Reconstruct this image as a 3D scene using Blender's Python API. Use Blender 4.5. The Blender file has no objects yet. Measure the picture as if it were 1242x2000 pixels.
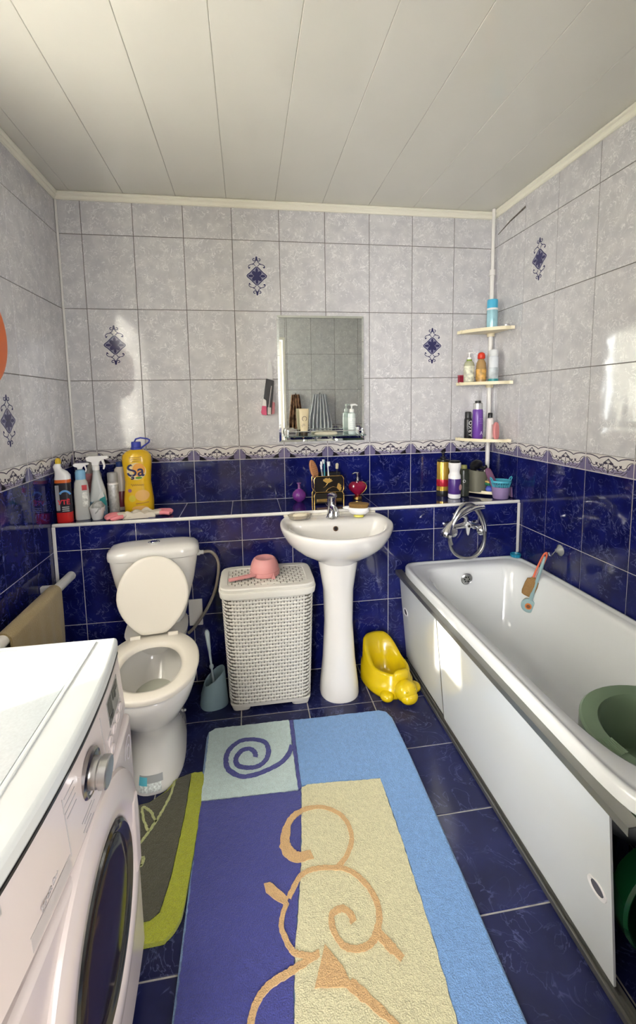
import bpy, math, random
from mathutils import Vector, Matrix
random.seed(7)
S = bpy.context.scene
COL = S.collection
PI = math.pi

# ------------------------------------------------------------------ camera
W = 2.359            # room width (x), back wall at y = 0, camera looks along +y
LD = 0.341           # depth of the ledge
LZ = 0.8465          # height of the ledge
CEIL = 2.455
FRONT = -2.22        # wall with the door, camera stands in the doorway
yaw, pitch, roll = 0.1496, -0.1142, -0.0166
fw = Vector((math.sin(yaw)*math.cos(pitch), math.cos(yaw)*math.cos(pitch), math.sin(pitch)))
rt = Vector((math.cos(yaw), -math.sin(yaw), 0)); up = rt.cross(fw)
R_ = rt*math.cos(roll)+up*math.sin(roll); U_ = -rt*math.sin(roll)+up*math.cos(roll)
cam = bpy.data.cameras.new('camera'); camo = bpy.data.objects.new('camera', cam); COL.objects.link(camo)
m = Matrix((R_, U_, -fw)).transposed().to_4x4(); m.translation = Vector((0.9082, -2.5544, 1.3918))
camo.matrix_world = m
cam.sensor_fit = 'HORIZONTAL'; cam.sensor_width = 36
cam.lens = 885.24*36/1242
cam.shift_x = (621-615.24)/1242; cam.shift_y = -(1000-887.2)/1242
cam.clip_start = 0.02
S.camera = camo

# ------------------------------------------------------------------ light
w = bpy.data.worlds.new('world'); S.world = w; w.use_nodes = True
w.node_tree.nodes['Background'].inputs[0].default_value = (0.80, 0.90, 1.0, 1)
w.node_tree.nodes['Background'].inputs[1].default_value = 1.0
sun = bpy.data.lights.new('sun', 'SUN'); sun.energy = 11; sun.angle = 0.03; sun.color = (1.0, 0.94, 0.82)
so = bpy.data.objects.new('sun', sun); COL.objects.link(so)
so.rotation_euler = Vector((1.0, 0.58, -0.52)).to_track_quat('-Z', 'Y').to_euler()
def area(name, loc, d, sx, sy, e, col):
    l = bpy.data.lights.new(name, 'AREA'); l.shape = 'RECTANGLE'; l.size = sx; l.size_y = sy; l.energy = e; l.color = col
    o = bpy.data.objects.new(name, l); COL.objects.link(o); o.location = loc
    o.rotation_euler = Vector(d).to_track_quat('-Z', 'Y').to_euler(); return o
area('daylight_side_window', (-0.16, -1.38, 1.60), (1, 0, 0), 0.76, 1.04, 25, (1.0, 0.985, 0.97))
area('added_hall_light', (2.1, -4.16, 1.55), (0, 1, 0), 0.9, 1.6, 30, (1.0, 0.985, 1.0))  # lamp added in the unseen hall for light through the doorway
area('added_hall_light', (0.12, -4.16, 1.55), (0, 1, 0), 0.6, 1.6, 62, (1.0, 0.985, 1.0))  # second added hall lamp, aimed at the right half of the room
S.view_settings.view_transform = 'Standard'; S.view_settings.look = 'None'
S.view_settings.gamma = 1; S.view_settings.use_curve_mapping = False
S.view_settings.exposure = 0.95

# ------------------------------------------------------------------ materials
MATS = {}
def nm(name):
    mt = bpy.data.materials.new(name); mt.use_nodes = True
    nt = mt.node_tree; return mt, nt, nt.nodes['Principled BSDF']
def M(name, col=None, rough=0.45, metal=0.0, trans=0.0, ior=1.45, alpha=1.0, bump=0, bscale=60, var=0.0, vscale=8, coat=0, sheen=0):
    if name in MATS: return MATS[name]
    mt, nt, b = nm(name)
    b.inputs['Base Color'].default_value = (*col, 1); b.inputs['Roughness'].default_value = rough
    b.inputs['Metallic'].default_value = metal; b.inputs['Transmission Weight'].default_value = trans
    b.inputs['IOR'].default_value = ior; b.inputs['Alpha'].default_value = alpha
    b.inputs['Coat Weight'].default_value = coat
    b.inputs['Sheen Weight'].default_value = sheen
    if bump or var:
        tc = nt.nodes.new('ShaderNodeTexCoord')
    if bump:
        n = nt.nodes.new('ShaderNodeTexNoise'); n.inputs['Scale'].default_value = bscale; n.inputs['Detail'].default_value = 3
        nt.links.new(tc.outputs['Object'], n.inputs['Vector'])
        bp = nt.nodes.new('ShaderNodeBump'); bp.inputs['Strength'].default_value = bump; bp.inputs['Distance'].default_value = 0.01
        nt.links.new(n.outputs['Fac'], bp.inputs['Height']); nt.links.new(bp.outputs['Normal'], b.inputs['Normal'])
    if var:
        n = nt.nodes.new('ShaderNodeTexNoise'); n.inputs['Scale'].default_value = vscale; n.inputs['Detail'].default_value = 6
        nt.links.new(tc.outputs['Object'], n.inputs['Vector'])
        mp = nt.nodes.new('ShaderNodeMapRange'); mp.inputs[1].default_value = .3; mp.inputs[2].default_value = .7
        mp.inputs[3].default_value = 1-var; mp.inputs[4].default_value = 1+var
        nt.links.new(n.outputs['Fac'], mp.inputs[0])
        mx = nt.nodes.new('ShaderNodeVectorMath'); mx.operation = 'SCALE'; mx.inputs[0].default_value = col
        nt.links.new(mp.outputs[0], mx.inputs['Scale']); nt.links.new(mx.outputs[0], b.inputs['Base Color'])
    MATS[name] = mt; return mt
def tile_mat(name, base, base2, vein, scale, width, amount, rough, spec=0.5):
    mt, nt, b = nm(name); N = nt.nodes; L = nt.links
    tc = N.new('ShaderNodeTexCoord'); oi = N.new('ShaderNodeObjectInfo')
    ml = N.new('ShaderNodeMath'); ml.operation = 'MULTIPLY'; ml.inputs[1].default_value = 37.0; L.new(oi.outputs['Random'], ml.inputs[0])
    ad = N.new('ShaderNodeVectorMath'); ad.operation = 'ADD'; L.new(tc.outputs['Object'], ad.inputs[0]); L.new(ml.outputs[0], ad.inputs[1])
    cl = N.new('ShaderNodeTexNoise'); cl.inputs['Scale'].default_value = scale*.55; cl.inputs['Detail'].default_value = 5; L.new(ad.outputs[0], cl.inputs['Vector'])
    r1 = N.new('ShaderNodeMapRange'); r1.inputs[1].default_value = .38; r1.inputs[2].default_value = .66; L.new(cl.outputs['Fac'], r1.inputs[0])
    m1 = N.new('ShaderNodeMix'); m1.data_type = 'RGBA'; m1.inputs[6].default_value = (*base, 1); m1.inputs[7].default_value = (*base2, 1); L.new(r1.outputs[0], m1.inputs[0])
    nz = N.new('ShaderNodeTexNoise'); nz.inputs['Scale'].default_value = scale; nz.inputs['Detail'].default_value = 4; nz.inputs['Distortion'].default_value = 1.4; L.new(ad.outputs[0], nz.inputs['Vector'])
    sb = N.new('ShaderNodeMath'); sb.operation = 'SUBTRACT'; sb.inputs[1].default_value = .5; L.new(nz.outputs['Fac'], sb.inputs[0])
    ab = N.new('ShaderNodeMath'); ab.operation = 'ABSOLUTE'; L.new(sb.outputs[0], ab.inputs[0])
    r2 = N.new('ShaderNodeMapRange'); r2.inputs[1].default_value = 0; r2.inputs[2].default_value = width; r2.inputs[3].default_value = amount; r2.inputs[4].default_value = 0; L.new(ab.outputs[0], r2.inputs[0])
    ms = N.new('ShaderNodeTexNoise'); ms.inputs['Scale'].default_value = scale*.8; ms.inputs['Detail'].default_value = 1
    a2 = N.new('ShaderNodeVectorMath'); a2.operation = 'ADD'; a2.inputs[1].default_value = (5.3, 2.1, 9.7); L.new(ad.outputs[0], a2.inputs[0]); L.new(a2.outputs[0], ms.inputs['Vector'])
    r3 = N.new('ShaderNodeMapRange'); r3.inputs[1].default_value = .36; r3.inputs[2].default_value = .58; L.new(ms.outputs['Fac'], r3.inputs[0])
    mu = N.new('ShaderNodeMath'); mu.operation = 'MULTIPLY'; L.new(r2.outputs[0], mu.inputs[0]); L.new(r3.outputs[0], mu.inputs[1])
    m2 = N.new('ShaderNodeMix'); m2.data_type = 'RGBA'; m2.inputs[7].default_value = (*vein, 1); L.new(m1.outputs[2], m2.inputs[6]); L.new(mu.outputs[0], m2.inputs[0])
    L.new(m2.outputs[2], b.inputs['Base Color'])
    b.inputs['Roughness'].default_value = rough; b.inputs['Specular IOR Level'].default_value = spec
    bn = N.new('ShaderNodeTexNoise'); bn.inputs['Scale'].default_value = 9; L.new(ad.outputs[0], bn.inputs['Vector'])
    bp = N.new('ShaderNodeBump'); bp.inputs['Strength'].default_value = .05; bp.inputs['Distance'].default_value = .02; L.new(bn.outputs['Fac'], bp.inputs['Height']); L.new(bp.outputs['Normal'], b.inputs['Normal'])
    MATS[name] = mt; return mt
T_LIGHT = tile_mat('light_marbled_tile', (.53, .525, .545), (.62, .61, .615), (.88, .87, .86), 30, .032, .8, .08)
T_BLUE = tile_mat('blue_marbled_tile', (.005, .007, .068), (.009, .013, .125), (.13, .15, .36), 17, .02, .6, .06, .45)
T_FLOOR = tile_mat('dark_blue_floor_tile', (.008, .010, .048), (.014, .018, .085), (.10, .12, .28), 12, .016, .5, .2, .35)
T_BORDER = tile_mat('white_border_tile', (.66, .63, .60), (.72, .69, .66), (.75, .72, .7), 20, .03, .4, .1)
G_DARK = M('dark_grout', (.16, .145, .13), .8); G_WHITE = M('white_grout', (.60, .58, .60), .75)
G_FLOOR = M('floor_grout', (.42, .40, .38), .8, var=.35, vscale=14)
INK = M('indigo_print', (.035, .035, .11), .15); INKP = M('purple_print', (.17, .15, .26), .15); INKD = M('dark_print', (.07, .06, .09), .15)
INKF = M('slate_blue_print', (.24, .24, .34), .15)
INKG = M('grey_violet_print', (.28, .25, .36), .15)
WHITE_TRIM = M('white_plastic_trim', (.80, .78, .74), .3)
CREAM_TRIM = M('cream_plastic_trim', (.84, .82, .70), .35)
CER = M('white_ceramic', (.74, .72, .685), .07, coat=.3)
SEATP = M('ivory_plastic', (.78, .73, .64), .25)
ENAM = M('bath_enamel', (.80, .82, .82), .08, coat=.3)
CHROME = M('chrome', (.75, .76, .78), .12, 1.0)
STEEL = M('brushed_steel', (.55, .55, .55), .3, 1.0)
ALU = M('grey_aluminium', (.27, .27, .25), .38, .8)
BLACK = M('black_plastic', (.012, .012, .014), .3)
WHITE = M('white_plastic', (.82, .81, .80), .3)
GLASS = M('clear_glass', (.95, 1, .98), .02, trans=1.0, ior=1.45)

# ------------------------------------------------------------------ mesh helpers
class MB:
    def __init__(s): s.v = []; s.f = []; s.m = []; s.cur = 0
    def add(s, vs, fs):
        o = len(s.v); s.v += [tuple(p) for p in vs]; s.f += [tuple(i+o for i in f) for f in fs]; s.m += [s.cur]*len(fs); return s
    def box(s, x0, x1, y0, y1, z0, z1):
        v = [(x0,y0,z0),(x1,y0,z0),(x1,y1,z0),(x0,y1,z0),(x0,y0,z1),(x1,y0,z1),(x1,y1,z1),(x0,y1,z1)]
        return s.add(v, [(0,3,2,1),(4,5,6,7),(0,1,5,4),(1,2,6,5),(2,3,7,6),(3,0,4,7)])
    def loft(s, rings, cap0=True, cap1=True):
        n = len(rings[0]); v = [p for r in rings for p in r]; f = []
        for k in range(len(rings)-1):
            for i in range(n):
                j = (i+1) % n; f.append((k*n+i, k*n+j, (k+1)*n+j, (k+1)*n+i))
        if cap0: f.append(tuple(range(n-1, -1, -1)))
        if cap1: f.append(tuple((len(rings)-1)*n+i for i in range(n)))
        return s.add(v, f)
    def lathe(s, prof, seg=24, c=(0,0), sx=1, sy=1):
        rings = [[(c[0]+r*sx*math.cos(2*PI*i/seg), c[1]+r*sy*math.sin(2*PI*i/seg), z) for i in range(seg)] for r, z in prof]
        return s.loft(rings, prof[0][0] > 1e-5, prof[-1][0] > 1e-5)
    def tube(s, pts, r, seg=10, caps=True):
        P = [Vector(p) for p in pts]; n = len(P); rings = []; prev = None
        for i, p in enumerate(P):
            t = (P[min(i+1, n-1)]-P[max(i-1, 0)]).normalized()
            if prev is None:
                a = Vector((0,0,1)) if abs(t.z) < .9 else Vector((1,0,0)); u = t.cross(a).normalized()
            else:
                u = (prev - t*prev.dot(t)).normalized()
            prev = u; q = t.cross(u); rr = r[i] if isinstance(r, (list, tuple)) else r
            rings.append([tuple(p+(u*math.cos(2*PI*k/seg)+q*math.sin(2*PI*k/seg))*rr) for k in range(seg)])
        return s.loft(rings, caps, caps)
    def prism(s, pts, z0, z1):
        a = sum(pts[i][0]*pts[(i+1) % len(pts)][1]-pts[(i+1) % len(pts)][0]*pts[i][1] for i in range(len(pts)))
        if a < 0: pts = pts[::-1]
        return s.loft([[(x, y, z0) for x, y in pts], [(x, y, z1) for x, y in pts]])
    def prism_xz(s, pts, y0, y1):           # outline in x,z extruded along y
        a = sum(pts[i][0]*pts[(i+1) % len(pts)][1]-pts[(i+1) % len(pts)][0]*pts[i][1] for i in range(len(pts)))
        if a < 0: pts = pts[::-1]
        return s.loft([[(x, y1, z) for x, z in pts], [(x, y0, z) for x, z in pts]])
    def ell(s, c, r, seg=16, rings=10):
        R = []
        for k in range(1, rings):
            a = -PI/2+PI*k/rings
            R.append([(c[0]+r[0]*math.cos(a)*math.cos(2*PI*i/seg), c[1]+r[1]*math.cos(a)*math.sin(2*PI*i/seg), c[2]+r[2]*math.sin(a)) for i in range(seg)])
        return s.loft(R)
    def ribbon(s, pts, w, z0, z1, closed=False):   # flat stroke in x,y with thickness
        n = len(pts); A = []; B = []
        for i in range(n):
            if closed: a = pts[(i-1) % n]; b = pts[(i+1) % n]
            else: a = pts[max(i-1, 0)]; b = pts[min(i+1, n-1)]
            d = math.hypot(b[0]-a[0], b[1]-a[1]) or 1; nx, ny = -(b[1]-a[1])/d, (b[0]-a[0])/d
            ww = (w[i] if isinstance(w, (list, tuple)) else w)/2
            A.append((pts[i][0]+nx*ww, pts[i][1]+ny*ww)); B.append((pts[i][0]-nx*ww, pts[i][1]-ny*ww))
        v = [(x, y, z1) for x, y in A]+[(x, y, z1) for x, y in B]+[(x, y, z0) for x, y in A]+[(x, y, z0) for x, y in B]
        f = []
        for i in range(n if closed else n-1):
            j = (i+1) % n
            f += [(i, n+i, n+j, j), (i, j, 2*n+j, 2*n+i), (n+i, 3*n+i, 3*n+j, n+j)]
        return s.add(v, f)
    def xf(s, fn): s.v = [tuple(fn(*p)) for p in s.v]; return s
    def mesh(s, name, mats, smooth=True, ang=40):
        me = bpy.data.meshes.new(name); me.from_pydata(s.v, [], s.f)
        for mt in (mats if isinstance(mats, (list, tuple)) else [mats]): me.materials.append(mt)
        if any(s.m): me.polygons.foreach_set('material_index', s.m)
        me.update()
        if smooth:
            me.shade_smooth(); me.set_sharp_from_angle(angle=math.radians(ang))
        return me
    def obj(s, name, mats, parent=None, loc=(0,0,0), rot=(0,0,0), smooth=True, bevel=0, ang=40, sub=0):
        o = bpy.data.objects.new(name, s.mesh(name, mats, smooth, ang)); COL.objects.link(o)
        o.parent = parent; o.location = loc; o.rotation_euler = rot
        if bevel:
            b = o.modifiers.new('bevel', 'BEVEL'); b.width = bevel; b.segments = 3; b.limit_method = 'ANGLE'; b.angle_limit = math.radians(40); b.harden_normals = False
        if sub:
            b = o.modifiers.new('sub', 'SUBSURF'); b.levels = sub; b.render_levels = sub
        return o
def tag(o, label, cat, group=None, kind=None):
    o['label'] = label; o['category'] = cat
    if group: o['group'] = group
    if kind: o['kind'] = kind
    return o
def thing(name, label, cat, loc=(0,0,0), rz=0, group=None, rot=None):
    o = bpy.data.objects.new(name, None); COL.objects.link(o); o.location = loc
    o.rotation_euler = rot if rot else (0, 0, rz); o.empty_display_size = .05
    return tag(o, label, cat, group)
def struct(o): o['kind'] = 'structure'; return o
def sring(cx, cy, z, rx, ry, n=2.0, N=48, zf=None):
    out = []
    for i in range(N):
        t = 2*PI*i/N; c, s_ = math.cos(t), math.sin(t)
        x = cx+rx*math.copysign(abs(c)**(2/n), c); y = cy+ry*math.copysign(abs(s_)**(2/n), s_)
        out.append((x, y, z if zf is None else zf(x, y, z)))
    return out
def spline(pts, k=8, closed=False):
    out = []; n = len(pts); P = [Vector(p if len(p) == 3 else (*p, 0)) for p in pts]
    for i in range(n if closed else n-1):
        g = (lambda j: P[j % n]) if closed else (lambda j: P[max(0, min(n-1, j))])
        a, b, c, d = g(i-1), g(i), g(i+1), g(i+2)
        for j in range(k):
            t = j/k
            out.append(.5*((2*b)+(c-a)*t+(2*a-5*b+4*c-d)*t*t+(3*b-a-3*c+d)*t**3))
    if not closed: out.append(P[-1])
    return [tuple(p) for p in out] if len(pts[0]) == 3 else [(p.x, p.y) for p in out]
def text(txt, size, mat, parent, loc, rz=0, bend=None, name='lettering', align='CENTER', depth=.0006, rot=None, roll_=0, bold=0):
    cu = bpy.data.curves.new('t', 'FONT'); cu.body = txt; cu.size = size; cu.align_x = align; cu.align_y = 'CENTER'; cu.extrude = depth
    cu.resolution_u = 3; cu.offset = bold
    to = bpy.data.objects.new('t', cu); me = bpy.data.meshes.new_from_object(to)
    bpy.data.objects.remove(to); bpy.data.curves.remove(cu)
    cr, sr = math.cos(roll_), math.sin(roll_)
    for v in me.vertices:
        x, y, z = v.co; x, y = x*cr-y*sr, x*sr+y*cr
        v.co = (x, -z, y) if not bend else ((bend+z)*math.sin(x/bend), -(bend+z)*math.cos(x/bend), y)
    me.materials.clear(); me.materials.append(mat); me.name = name
    o = bpy.data.objects.new(name, me); COL.objects.link(o); o.parent = parent; o.location = loc; o.rotation_euler = rot if rot else (0, 0, rz)
    return o

# ------------------------------------------------------------------ tiles
TILEC = {}
def tile_mesh(w, h, mat, g=.003, t=.006):
    key = (round(w, 3), round(h, 3), mat.name)
    if key in TILEC: return TILEC[key]
    a, b = w/2-g/2, h/2-g/2; e = .0012; mb = MB()
    o = [(-a, 0, -b), (a, 0, -b), (a, 0, b), (-a, 0, b)]
    mid = [(x, -t+e, z) for x, _, z in o]
    fr = [(x-math.copysign(e, x), -t, z-math.copysign(e, z)) for x, _, z in o]
    mb.add(o+mid+fr, [(0,1,5,4),(1,2,6,5),(2,3,7,6),(3,0,4,7),(4,5,9,8),(5,6,10,9),(6,7,11,10),(7,4,8,11),(8,9,10,11)])
    TILEC[key] = mb.mesh('tile', mat, False); return TILEC[key]
def frame_for(kind):
    return {'back': (0,0,0), 'left': (0,0,PI/2), 'right': (0,0,-PI/2), 'front': (0,0,PI), 'top': (-PI/2,0,0)}[kind]
def to_world(kind, plane, u, v):            # u horizontal coordinate in world, v vertical; the face lies in the plane
    t = .006
    return {'back': (u, plane+t, v), 'left': (plane-t, u, v), 'right': (plane+t, u, v), 'front': (u, plane-t, v), 'top': (u, v, plane-t)}[kind]
def clip(r, hole):
    if not hole: return [r]
    u0, u1, v0, v1 = r; a0, a1, b0, b1 = hole
    if u1 <= a0 or u0 >= a1 or v1 <= b0 or v0 >= b1: return [r]
    out = []
    if u0 < a0: out.append((u0, a0, v0, v1))
    if u1 > a1: out.append((a1, u1, v0, v1))
    c0, c1 = max(u0, a0), min(u1, a1)
    if v0 < b0: out.append((c0, c1, v0, b0))
    if v1 > b1: out.append((c0, c1, b1, v1))
    return out
def lay(parent, kind, plane, ubr, vbr, mat, hole=None, extra=None, g=.003, name='tile'):
    for i in range(len(ubr)-1):
        for j in range(len(vbr)-1):
            for (u0, u1, v0, v1) in clip((ubr[i], ubr[i+1], vbr[j], vbr[j+1]), hole):
                if u1-u0 < .008 or v1-v0 < .008: continue
                o = bpy.data.objects.new(name, tile_mesh(u1-u0, v1-v0, mat, g)); COL.objects.link(o); o.parent = parent
                o.location = to_world(kind, plane, (u0+u1)/2, (v0+v1)/2); o.rotation_euler = frame_for(kind)
                if extra: extra(o, u1-u0, v1-v0, i, j)
def breaks(start, step, lo, hi):
    k = math.ceil((lo-start)/step-1e-6); out = [lo]
    while start+k*step < hi-.006:
        if start+k*step > lo+.006: out.append(start+k*step)
        k += 1
    return out+[hi]
# ornament on decorated tiles, drawn in the tile's own x,z plane, a hair proud of the glaze
def stand(mb): return mb.xf(lambda x, y, z: (x, -.006-z, y))
def petal(mb, cx, cy, a, L, wd, z=.0005):
    pts = []
    for i in range(10):
        t = i/10; th = 2*PI*t; px = L*(.5-.5*math.cos(th)); py = wd*math.sin(th)
        pts.append((cx+px*math.cos(a)-py*math.sin(a), cy+px*math.sin(a)+py*math.cos(a)))
    mb.prism(pts, 0, z)
def orn_mesh():
    mb = MB(); Z = .0005
    dia = spline([(0,.047),(.022,.030),(.034,.018),(.053,0),(.034,-.018),(.022,-.030),(0,-.047),(-.022,-.030),(-.034,-.018),(-.053,0),(-.034,.018),(-.022,.030)], 4, True)
    mb.cur = 1; mb.prism(dia, 0, .0002); mb.cur = 0
    mb.ribbon(dia, .0045, 0, Z, True)
    for k in range(4):
        petal(mb, 0, 0, PI/4+k*PI/2, .034, .011)
        petal(mb, .0 if k % 2 else math.copysign(.018, 1-k), 0 if k % 2 == 0 else math.copysign(.014, 2-k), k*PI/2, .028, .007)
    for sx in (-1, 1):
        for sy in (-1, 1):
            mb.ribbon(spline([(sx*x, sy*y) for x, y in [(.006,.050),(.014,.060),(.026,.060),(.038,.056),(.044,.048),(.040,.042),(.034,.046)]], 4), .0035, 0, Z)
            mb.ribbon(spline([(sx*x, sy*y) for x, y in [(.026,.060),(.014,.066),(.006,.076),(.006,.086)]], 4), .0035, 0, Z)
            mb.ribbon(spline([(sx*x, sy*y) for x, y in [(.004,.080),(.014,.078),(.020,.084),(.016,.090),(.010,.088)]], 4), .004, 0, Z)
            petal(mb, sx*.036, sy*.043, sy*.5, .009*sx, .004)
    for sy in (-1, 1): petal(mb, 0, sy*.078, sy*PI/2, .024, .006)
    return stand(mb).mesh('ornament', [INK, INKF], False)
ORN = orn_mesh()
def put_orn(o):
    q = bpy.data.objects.new('ornament', ORN); COL.objects.link(q); q.parent = o
BORD = {}
def border_mesh(w, side):
    key = (round(w, 3), side)
    if key in BORD: return BORD[key]
    full = .25; off = 0 if side >= 0 else full-w
    mb = MB(); Z = .0005
    def cl(x): return max(.002, min(w-.002, x-off))-w/2
    def rib(pts, wd, k=4): mb.ribbon([(cl(x), y-.0385) for x, y in spline(pts, k)], wd, 0, Z)
    def poly(pts): mb.prism([(cl(x), y-.0385) for x, y in pts], 0, Z*.7)
    mb.cur = 0
    rib([(.002,.072),(.03,.0725),(.06,.067),(.075,.061),(.09,.067),(.125,.0735),(.16,.067),(.175,.061),(.19,.067),(.22,.0725),(.248,.072)], .004)
    for mir in (0, 1):
        X = (lambda x: .25-x) if mir else (lambda x: x)
        mb.cur = 1
        poly([(X(.002),.003),(X(.002),.058),(X(.012),.056),(X(.024),.044),(X(.034),.030),(X(.05),.016),(X(.07),.003)])
        mb.cur = 2
        poly([(X(.030),.003),(X(.034),.028),(X(.05),.022),(X(.06),.026),(X(.078),.022),(X(.098),.026),(X(.112),.016),(X(.124),.012),(X(.124),.003)])
        mb.cur = 0
        rib([(X(.004),.060),(X(.020),.056),(X(.032),.044),(X(.030),.034),(X(.020),.034),(X(.020),.044)], .0028)
        rib([(X(.032),.040),(X(.048),.030),(X(.062),.034),(X(.078),.026),(X(.092),.032),(X(.104),.022)], .003)
        rib([(X(.124),.004),(X(.118),.020),(X(.104),.026),(X(.096),.018),(X(.102),.010),(X(.110),.014)], .0028)
        rib([(X(.046),.024),(X(.060),.012),(X(.080),.012),(X(.094),.006)], .0028)
        rib([(X(.03),.024),(X(.044),.010),(X(.056),.004)], .0028)
        for (px, py, a, L) in [(.062,.034,1.9,.011),(.062,.034,1.0,.011),(.086,.030,2.2,.013),(.086,.030,1.0,.013),(.098,.032,1.5,.010),(.07,.020,.3,.012)]:
            a = PI-a if mir else a; petal(mb, cl(X(px)), py-.0385, a, L, .0032)
    mb.cur = 0
    if off < .125 < off+w:
        poly([(.125,.066),(.140,.054),(.152,.046),(.150,.040),(.138,.040),(.125,.044),(.112,.040),(.100,.040),(.098,.046),(.110,.054)])
        rib([(.125,.042),(.125,.004)], .004)
        mb.cur = 3
        for k in range(5): petal(mb, cl(.125), .046-.0385, PI/2+(k-2)*.5, .014, .0016, .0008)
    me = stand(mb).mesh('border_pattern', [INKD, INKP, INKG, T_BORDER], False); BORD[key] = me; return me
def border_extra(flip):
    def fn(o, w, h, i, j):
        if w < .03: return
        side = (1 if i else -1)*(-1 if flip else 1) if w < .24 else 1
        q = bpy.data.objects.new('border_pattern', border_mesh(w, side)); COL.objects.link(q); q.parent = o
    return fn

R3, TH, BH = 1.523, .3666, .077
BT = R3-TH; BB = BT-BH; ROW = BB-TH          # ROW .7128 : first joint under the border on the side walls
ROWS_HI = [BT, R3, R3+TH, R3+2*TH, CEIL]
ROWS_SIDE = [0, ROW-TH, ROW, BB]
C0 = .117
def wall_box(name, boxes_hi, boxes_lo):
    mb = MB()
    for b in boxes_hi: mb.box(*b)
    mb.cur = 1
    for b in boxes_lo: mb.box(*b)
    return struct(mb.obj(name, [G_DARK, G_WHITE], smooth=False))
d = .0025
# back wall
wb = wall_box('wall_back', [(-.1, W+.1, d, .1, BT, CEIL+.1)], [(-.1, W+.1, d, .1, -.1, BT)])
ub = breaks(C0, .25, 0, W)
def dec(cells):
    def fn(o, w_, h, i, j):
        if (i, j) in cells and w_ > .2: put_orn(o)
    return fn
lay(wb, 'back', 0, ub, ROWS_HI, T_LIGHT, extra=dec({(4, 2), (1, 1), (8, 1)}))
lay(wb, 'back', 0, ub, [BB, BT], T_BORDER, extra=border_extra(False))
lay(wb, 'back', 0, ub, [LZ, BB], T_BLUE)
# right wall (u runs along y)
wr = wall_box('wall_right', [(W+d, W+.1, FRONT-.1, .1, BT, CEIL+.1)], [(W+d, W+.1, FRONT-.1, .1, -.1, BT)])
ur = breaks(-.302, .25, FRONT, 0)
n_r = len(ur)-1
lay(wr, 'right', W, ur, ROWS_HI, T_LIGHT, extra=dec({(n_r-3, 2)}))
lay(wr, 'right', W, ur, [BB, BT], T_BORDER, extra=border_extra(True))
lay(wr, 'right', W, ur, ROWS_SIDE, T_BLUE)
# left wall with its window
WIN = (-2.07, -1.0, .98, 2.12)
def around(hole, mk, zlo, zhi, y0, y1):
    out = []
    for (a, b, c, e) in clip((y0, y1, zlo, zhi), hole): out.append(mk(a, b, c, e))
    return out
mk = lambda a, b, c, e: (-.1, -d, a, b, c, e)
wl = wall_box('wall_left', around(WIN, mk, BT, CEIL+.1, FRONT-.1, .1), around(WIN, mk, -.1, BT, FRONT-.1, .1))
ul = breaks(-.266, .25, FRONT, 0); n_l = len(ul)-1
lay(wl, 'left', 0, ul, ROWS_HI, T_LIGHT, WIN, extra=dec({(n_l-4, 0)}))
lay(wl, 'left', 0, ul, [BB, BT], T_BORDER, WIN, extra=border_extra(False))
lay(wl, 'left', 0, ul, ROWS_SIDE, T_BLUE, WIN)
# front wall with the doorway the picture is taken from
DOOR = (.60, 1.33, -.2, 2.06)
mkf = lambda a, b, c, e: (a, b, FRONT-.1, FRONT-d, c, e)
wf = wall_box('wall_front', around(DOOR, mkf, BT, CEIL+.1, -.1, W+.1), around(DOOR, mkf, -.1, BT, -.1, W+.1))
uf = breaks(.10, .25, 0, W)
lay(wf, 'front', FRONT, uf, ROWS_HI, T_LIGHT, DOOR)
lay(wf, 'front', FRONT, uf, [BB, BT], T_BORDER, DOOR, extra=border_extra(False))
lay(wf, 'front', FRONT, uf, ROWS_SIDE, T_BLUE, DOOR)
# ledge
mb = MB(); mb.box(-.01, W+.01, -LD+d, .01, -.1, LZ-d); le = struct(mb.obj('wall_ledge', G_WHITE, smooth=False))
lay(le, 'back', -LD, breaks(.120, .25, 0, W), [0, .3515, .7181, LZ-.012], T_BLUE)
lay(le, 'top', LZ, breaks(.07, .25, 0, W), [-LD+.012, -.002], T_BLUE)
# floor
FT = .3024
mb = MB(); mb.box(-.1, W+.1, FRONT-.1, .0, -.1, -d); fl = struct(mb.obj('floor', G_FLOOR, smooth=False))
lay(fl, 'top', 0, breaks(.8437, FT, 0, W), breaks(-.6433, FT, FRONT, -LD), T_FLOOR, g=.005)
# ceiling of long plastic panels
CEILM = M('glossy_ceiling_plastic', (.68, .67, .61), .10, var=.02, vscale=3)
mb = MB(); mb.box(-.1, W+.1, FRONT-.1, .1, CEIL+.004, CEIL+.1); ce = struct(mb.obj('ceiling', M('ceiling_gap', (.45, .43, .38), .8), smooth=False))
xs = breaks(.0775, .2553, 0, W)
for i in range(len(xs)-1):
    a, b = xs[i]+.0004, xs[i+1]-.0004; mb = MB()
    prof = [(a, CEIL+.0015), (a+.0015, CEIL), (b-.0015, CEIL), (b, CEIL+.0015), (b, CEIL+.006), (a, CEIL+.006)]
    mb.prism_xz(prof, FRONT, 0); mb.obj('ceiling_panel', CEILM, ce, smooth=False)
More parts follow.
